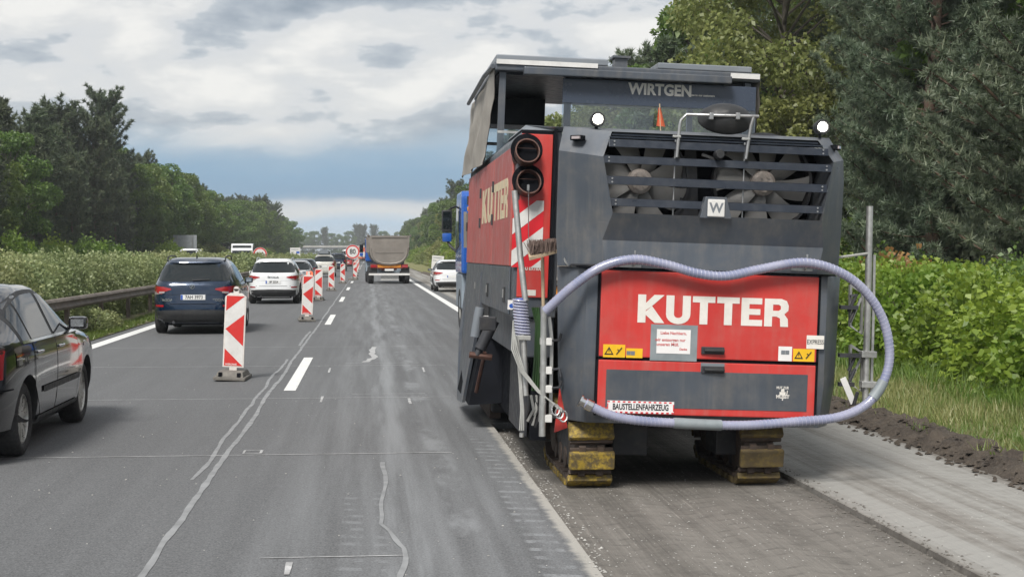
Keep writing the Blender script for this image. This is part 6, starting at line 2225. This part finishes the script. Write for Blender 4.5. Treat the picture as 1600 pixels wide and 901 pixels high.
# --- crawler tracks: level on the milled surface while the body leans
def crawler(name, x, y0, length, hgt, wid, pad='pad_yellow'):
    """loop of shoes round two wheels; each shoe carries a block of yellow rubber"""
    base = Matrix.Translation((x, y0, MZ + .003))
    loc = MINV @ base
    q = MB()
    r = hgt / 2
    th = .055
    path_r = r - th
    straight = length - 2 * r
    per = 2 * straight + 2 * math.pi * path_r
    npad = int(per / .195)
    fr = MB()
    out = [(r + t * 0, r) for t in (0,)]
    ring = []
    for k in range(13):
        a = R(90 + 180 * k / 12)
        ring.append((r + (path_r - .06) * math.cos(a), r + (path_r - .06) * math.sin(a)))
    for k in range(13):
        a = R(-90 + 180 * k / 12)
        ring.append((r + straight + (path_r - .06) * math.cos(a), r + (path_r - .06) * math.sin(a)))
    fr.prism([(-wid * .30, y, z) for y, z in ring], [(wid * .30, y, z) for y, z in ring])
    root = fr.build(name, 'dark_steel', mm, smooth=30)
    root.matrix_local = loc
    for yy in (r, r + straight):
        wh = MB()
        wh.lathe([(.0005, -wid * .34), (path_r * .75, -wid * .34), (path_r * .8, -wid * .28), (path_r * .8, wid * .28), (path_r * .75, wid * .34), (.0005, wid * .34)], 24, Matrix.Translation((0, yy, r)) @ Euler((0, R(90), 0)).to_matrix().to_4x4())
        wh.build('roller', 'track_steel', root, smooth=40)
    for k in range(4):
        wh = MB()
        wh.lathe([(.0005, -wid * .33), (.085, -wid * .33), (.085, wid * .33), (.0005, wid * .33)], 14, Matrix.Translation((0, r + straight * (k + .5) / 4, .16)) @ Euler((0, R(90), 0)).to_matrix().to_4x4())
        wh.build('roller', 'track_steel', root, smooth=40)
    pm = {}
    for k in range(npad):
        s_ = per * (k + .42) / npad
        if s_ < straight:
            y, z, a = r + s_, r - path_r, -90
        elif s_ < straight + math.pi * path_r:
            a = -90 + math.degrees((s_ - straight) / path_r)
            y, z = r + straight + path_r * math.cos(R(a)), r + path_r * math.sin(R(a))
        elif s_ < 2 * straight + math.pi * path_r:
            y, z, a = r + straight - (s_ - straight - math.pi * path_r), r + path_r, 90
        else:
            a = 90 + math.degrees((s_ - 2 * straight - math.pi * path_r) / path_r)
            y, z = r + path_r * math.cos(R(a)), r + path_r * math.sin(R(a))
        M0 = Matrix.Translation((0, y, z)) @ Euler((R(a), 0, 0)).to_matrix().to_4x4()   # local y points outward
        for key, mat, dims, cy_, bv in (('track_shoe', 'track_steel', (wid * .94, .03, .165), -.012, 0), ('track_pad', pad, (wid, th - .004, .135), th / 2 + .004, .010)):
            kk = key + str(wid)
            if kk not in pm:
                t_ = MB()
                t_.box((0, cy_, 0), dims)
                if key == 'track_shoe':
                    for sx in (-1, 1):
                        t_.box((sx * wid * .2, .004, -.082), (.05, .04, .04))
                o_ = t_.build(key, mat, root, smooth=0, bevel=bv)
                pm[kk] = o_
            else:
                o_ = pm[kk].copy()
                COL.objects.link(o_)
            o_.matrix_local = M0
    return root


crawler('crawler_track', 1.675, 10.92, 1.75, .60, .345)
crawler('crawler_track', 2.985, 10.92, 1.75, .60, .335, 'pad_worn')
for x in (1.70, 3.1):
    crawler('crawler_track', x, 15.35, 1.6, .58, .32).location.z += .063

# --- levelling sensor poles and racks at both rear corners
def ptube(name, pts, r, mat, parent=mm, n=10):
    q_ = MB()
    q_.tube([L(*p) for p in pts], r, n)
    return q_.build(name, mat, parent, smooth=50)


ptube('sensor_pole', [(804, 298, 11.2), (813, 400, 11.15), (821, 470, 11.1)], .024, 'aluminium')
ptube('sensor_pole', [(817, 520, 11.1), (821, 618, 11.05)], .026, 'aluminium')
# coiled cable round the pole
coil = []
for k in range(150):
    t_ = k / 149
    a = t_ * 2 * math.pi * 13
    c_ = L(812 + 5 * t_, 466 + 60 * t_, 11.12)
    coil.append(c_ + Vector((math.cos(a) * (.052 + .006 * t_), math.sin(a) * .05, 0)))
m_ = MB(); m_.tube(coil, .0085, 5); m_.build('coiled_cable', 'hose_rib', mm, smooth=60)
m_ = MB(); m_.tube([L(812, 466, 11.12), L(817, 522, 11.12)], .040, 12); m_.build('cable_sleeve', 'coil_blue', mm, smooth=50)
m_ = MB(); p = L(816, 527, 11.1); m_.box(p, (.12, .10, .035)); m_.build('pole_bracket', 'cable_grey', mm, smooth=0, bevel=.006)
ptube('sensor_pole', [(850, 478, 10.95), (849, 580, 10.95), (847, 681, 10.95)], .026, 'aluminium')
rk = ptube('rack_profile', [(858, 495, 11.02), (862, 530, 11.02), (860, 655, 11.02)], .017, 'aluminium', n=4)
for v in (533, 578, 607, 653):
    p = L(853, v, 10.97)
    m_ = MB(); m_.box(p, (.085, .075, .055)); m_.build('rack_clamp', 'board_white', rk, smooth=0, bevel=.006)
    for k in range(1):
        p2 = L(874, v - 2, 10.97)
        m_ = MB(); m_.tube([p, p2], .010, 6); m_.tube([p2, p2 + Vector((.012, -.01, .05 if v != 578 else -.06))], .011, 6); m_.build('clamp_lever', 'dark_steel', rk, smooth=50)
p = L(846, 595, 11.0)
m_ = MB(); m_.box(p, (.016, .05, .62)); m_.build('rack_rail', 'board_white', rk, smooth=0, bevel=.003)
for k in range(4):
    o_ = (k - 1.5) * 3
    ptube('grey_cable', [(802, 505 + o_, 11.0), (804 + o_, 545, 10.98), (816 + o_ * .7, 580, 10.96), (842 + o_ * .4, 612, 10.94), (878, 641 + o_ * .5, 10.9)], .006, 'cable_grey', n=6)
for k in range(3):
    ptube('grey_cable', [(806 + 2 * k, 530, 11.05), (811 + 1.5 * k, 590, 11.05), (814 + 2 * k, 640, 11.0), (812 + 3 * k, 672, 11.0)], .006, 'cable_grey', n=6)
m_ = MB(); p = L(815, 676, 11.0); m_.tube([p, p + Vector((0, 0, -.03))], .018, 8); m_.build('cable_plug', 'aluminium', mm, smooth=50)
for k in range(4):
    ptube('green_cable', [(832 + 3 * k, 480, 11.3), (838 + 2 * k, 505, 11.3), (836 + 3 * k, 560, 11.3), (832 + 4 * k, 610, 11.3)], .010, 'cable_green', n=6)
for k in range(5):
    u = 826 + 4 * k
    ptube('hydraulic_hose', [(u, 618, 11.3), (u + 4 * (k % 3), 640, 11.2), (u - 6, 655 + 3 * k, 11.2)], .012, 'cable_grey' if k % 2 else 'trim_black', n=6)
for k in range(3):
    c0 = L(868 + 6 * k, 640 + 5 * k, 10.9)
    m_ = MB()
    m_.tube([c0 + Vector((math.cos(a) * .03, math.sin(a) * .01, math.sin(a) * .04)) for a in np.linspace(0, 6.28, 12)], .007, 5)
    m_.build('shackle', 'steel_tube', mm, smooth=50)
m_ = MB(); p = L(884, 430, 11.0); m_.lathe([(.0005, .01), (.045, .008), (.045, 0), (.0005, 0)], 16, Matrix.Translation(L(887, 409, 10.95)) @ Euler((R(60), 0, R(50))).to_matrix().to_4x4()); m_.build('round_reflector', 'aluminium', mm, smooth=40)
ptube('stay_bar', [(872, 413, 11.0), (935, 414, 10.72)], .009, 'dark_steel', n=6)
p = L(877, 655, 11.05)
m_ = MB(); m_.prism([(p.x - .05, p.y, p.z - .10), (p.x + .05, p.y, p.z - .06), (p.x - .02, p.y, p.z + .24)], [(p.x - .05, p.y + .03, p.z - .10), (p.x + .05, p.y + .03, p.z - .06), (p.x - .02, p.y + .03, p.z + .24)]); m_.build('red_gusset', 'red_paint', mm, smooth=0)
# right-hand pole with its clamps
rpole = ptube('sensor_pole', [(1359, 322, 11.1), (1356, 470, 11.1), (1352, 628, 11.1)], .026, 'aluminium')
ptube('sensor_pole', [(1366, 398, 11.14), (1364, 500, 11.14), (1361, 612, 11.14)], .014, 'aluminium', n=4)
ptube('stay_bar', [(1272, 407, 11.0), (1355, 396, 11.08)], .010, 'cable_grey', n=6)
for (v, hh) in ((483, .38), (575, .36)):
    p = L(1335, v, 11.15)
    m_ = MB()
    m_.tube([p + Vector((-.04, 0, hh / 2)), p + Vector((.06, 0, hh / 2 - .06)), p + Vector((.06, 0, -hh / 2)), p + Vector((-.03, 0, -hh / 2 + .06)), p + Vector((-.04, 0, hh / 2))], .014, 4)
    m_.tube([p + Vector((-.03, 0, -hh / 2 + .08)), p + Vector((.05, 0, hh / 2 - .1))], .012, 4)
    m_.build('clamp_bracket', 'aluminium', rpole, smooth=0)
    m_ = MB(); m_.tube([p + Vector((-.05, -.04, .10)), p + Vector((.0, -.04, .12)), p + Vector((-.06, -.04, -.02))], .014, 6); m_.tube([p + Vector((-.05, -.04, -.10)), p + Vector((-.01, -.04, .0))], .013, 6)
    m_.build('clamp_lever', 'dark_steel', rpole, smooth=50)
for v in (553, 600):
    p = L(1356, v, 11.1)
    m_ = MB(); m_.box(p, (.12, .08, .05)); m_.build('pole_clamp', 'aluminium', rpole, smooth=0, bevel=.006)
p0, p1 = L(1317, 590, 10.9), L(1334, 630, 10.9)
m_ = MB(); d_ = (p1 - p0).normalized(); s_ = Vector((d_.z, 0, -d_.x)) * .024
m_.prism([p0 - s_, p0 + s_, p1 + s_, p1 - s_], [v_ + Vector((0, .008, 0)) for v_ in (p0 - s_, p0 + s_, p1 + s_, p1 - s_)]); m_.build('slotted_strap', 'board_white', mm, smooth=0, bevel=.003)
ptube('clamp_lever', [(1334, 632, 10.88), (1340, 612, 10.85)], .014, 'dark_steel', n=6)
for (u, v, Yq, ln) in ((1322, 600, 11.02, .12), (1328, 555, 11.1, .18), (1326, 480, 11.1, .14)):
    m_ = MB(); m_.box(L(u, v, Yq), (ln, .05, .03)); m_.build('pole_arm', 'dark_steel', mm, smooth=0)
# hose hooks
for (u, v) in ((990, 404), (1258, 410)):
    p = L(u, v, 10.74)
    m_ = MB(); m_.tube([p + Vector((0, .05, -.06)), p + Vector((0, -.03, -.05)), p + Vector((0, -.055, 0)), p + Vector((0, -.05, .06))], .007, 6); m_.box(p + Vector((-.02, .03, -.055)), (.16, .05, .02)); m_.build('hose_hook', 'steel_tube', mm, smooth=40)
for (u, v) in ((1300, 652),):
    pass

# --- things carried on the machine
def catmull(P, n=10):
    out = []
    P = [P[0] + (P[0] - P[1])] + P + [P[-1] + (P[-1] - P[-2])]
    for i in range(1, len(P) - 2):
        a, b, c_, d_ = P[i - 1:i + 3]
        for k in range(n):
            t_ = k / n
            out.append(.5 * ((2 * b) + (c_ - a) * t_ + (2 * a - 5 * b + 4 * c_ - d_) * t_ ** 2 + (3 * b - a - 3 * c_ + d_) * t_ ** 3))
    return out + [P[-2]]


hp = [(852, 486, 10.80), (895, 447, 10.72), (940, 417, 10.69), (990, 405, 10.67), (1040, 413, 10.67), (1090, 427, 10.68), (1135, 431, 10.68), (1185, 421, 10.68), (1255, 410, 10.67), (1310, 424, 10.69), (1352, 455, 10.72),
      (1380, 500, 10.74), (1390, 550, 10.74), (1382, 592, 10.73), (1355, 630, 10.71), (1310, 651, 10.69), (1245, 658, 10.69), (1154, 664, 10.69), (1045, 660, 10.69), (985, 655, 10.69), (948, 646, 10.69), (914, 629, 10.70)]
path = catmull([at(*p) for p in hp], 12)
hs = empty('suction_hose', path[0])
inv_ = Matrix.Translation(-path[0])
m_ = MB(); m_.tube([inv_ @ p for p in path], .0345, 12); m_.build('hose', 'hose_plastic', hs, smooth=60)
m_ = MB()
# spiral rib
tot = [0]
for a, b in zip(path[:-1], path[1:]):
    tot.append(tot[-1] + (b - a).length)
sp_ = []
nturn = int(tot[-1] / .030)
up = None
for k in range(nturn * 8):
    s_ = tot[-1] * k / (nturn * 8)
    i = min(len(path) - 2, int(np.searchsorted(tot, s_, 'right')) - 1)
    t_ = (s_ - tot[i]) / max(1e-6, tot[i + 1] - tot[i])
    p = path[i].lerp(path[i + 1], t_)
    d_ = (path[i + 1] - path[i]).normalized()
    u_ = Vector((0, -1, 0))
    v_ = d_.cross(u_).normalized()
    a = 2 * math.pi * k / 8
    sp_.append(inv_ @ (p + (u_ * math.cos(a) + v_ * math.sin(a)) * .0345))
m_.tube(sp_, .0030, 4)
m_.build('spiral_rib', 'hose_rib', hs, smooth=60)
for i in (len(path) - 42, len(path) - 92):
    m_ = MB(); m_.tube([inv_ @ path[i - 4], inv_ @ path[i], inv_ @ path[i + 4]], .041, 12); m_.build('rubber_sleeve', 'grey_tape', hs, smooth=50)
m_ = MB(); e0, e1 = inv_ @ path[-1], inv_ @ path[-6]
d_ = (e0 - e1).normalized()
m_.tube([e0 - d_ * .06, e0 - d_ * .01], .044, 10); m_.tube([e0 - d_ * .01, e0 + d_ * .03], .034, 10); m_.tube([e0 + d_ * .03, e0 + d_ * .045], .048, 10)
m_.build('coupling', 'chrome', hs, smooth=40)
tag(hs, 'pale violet ribbed suction hose looped round the back of the milling machine', 'hose')

br = empty('push_broom', at(849, 480, 11.15))
o0 = Matrix.Translation(-at(849, 480, 11.15))
m_ = MB(); m_.tube([o0 @ at(849, 482, 11.15), o0 @ at(847.5, 402, 11.12)], .0135, 8); m_.build('handle', 'broom_wood', br, smooth=50)
hL, hR = o0 @ at(829, 397, 11.0), o0 @ at(872, 395, 11.12)
m_ = MB()
m_.prism([hL + Vector((-.02, -.10, -.05)), hL + Vector((-.02, .0, .0)), hR + Vector((0, .0, .0)), hR + Vector((0, -.03, 0))], [hL + Vector((-.02, -.10, -.022)), hL + Vector((-.02, .0, .028)), hR + Vector((0, .0, .028)), hR + Vector((0, -.03, .028))])
m_.build('broom_head', 'broom_wood', br, smooth=0, bevel=.004)
m_ = MB()
for k in range(420):
    t_ = random.random()
    b0 = hL.lerp(hR, t_) + Vector((random.uniform(-.02, .01), random.uniform(-.09, .0) * (1 - .6 * t_), .02 - .035 * (1 - t_) * random.random()))
    m_.tube([b0, b0 + Vector((random.gauss(-.012, .012), random.gauss(-.01, .012), random.uniform(.07, .095)))], .0032, 3, False)
m_.build('bristles', 'bristle', br, smooth=0)
tag(br, 'wooden push broom stood bristles up beside the red exhaust panel', 'broom')

fl_ = empty('warning_flag', at(1033, 194, MY + CY0 - .12))
m_ = MB(); m_.tube([(0, 0, -.25), (-.02, 0, .22)], .008, 6); m_.build('stick', 'broom_wood', fl_, smooth=50)
m_ = MB()
vs = []
for i in range(7):
    for k in range(7):
        t_, s_ = i / 6, k / 6
        vs.append((-.02 + (.03 + .09 * (1 - s_)) * (t_ - .35), .02 * math.sin(t_ * 7 + s_), -.02 + .20 * s_ - .01 * t_))
m_.raw(vs, [(i * 7 + k, i * 7 + k + 1, (i + 1) * 7 + k + 1, (i + 1) * 7 + k) for i in range(6) for k in range(6)])
m_.build('cloth', 'orange_flag', fl_, smooth=60)
fl_.scale = (.72, .72, .86)
tag(fl_, 'small orange warning flag standing behind the rear window of the platform', 'flag')


# ------------------------------------------------------------ haze volume added to lift the dark trees
m_ = MB()
m_.bx(-3150, 3150, -400, 4600, -1.2, 30)
hz_ = m_.build('haze', 'paper', None, smooth=0)
hm = bpy.data.materials.new('lift_haze')
hm.use_nodes = True
hm.node_tree.nodes.clear()
pv = hm.node_tree.nodes.new('ShaderNodeVolumePrincipled')
pv.inputs['Color'].default_value = (0.86, 0.90, 0.94, 1)
pv.inputs['Density'].default_value = 0.00036
hm.node_tree.links.new(pv.outputs[0], hm.node_tree.nodes.new('ShaderNodeOutputMaterial').inputs['Volume'])
hz_.data.materials.clear()
hz_.data.materials.append(hm)
kind(hz_, 'stuff')
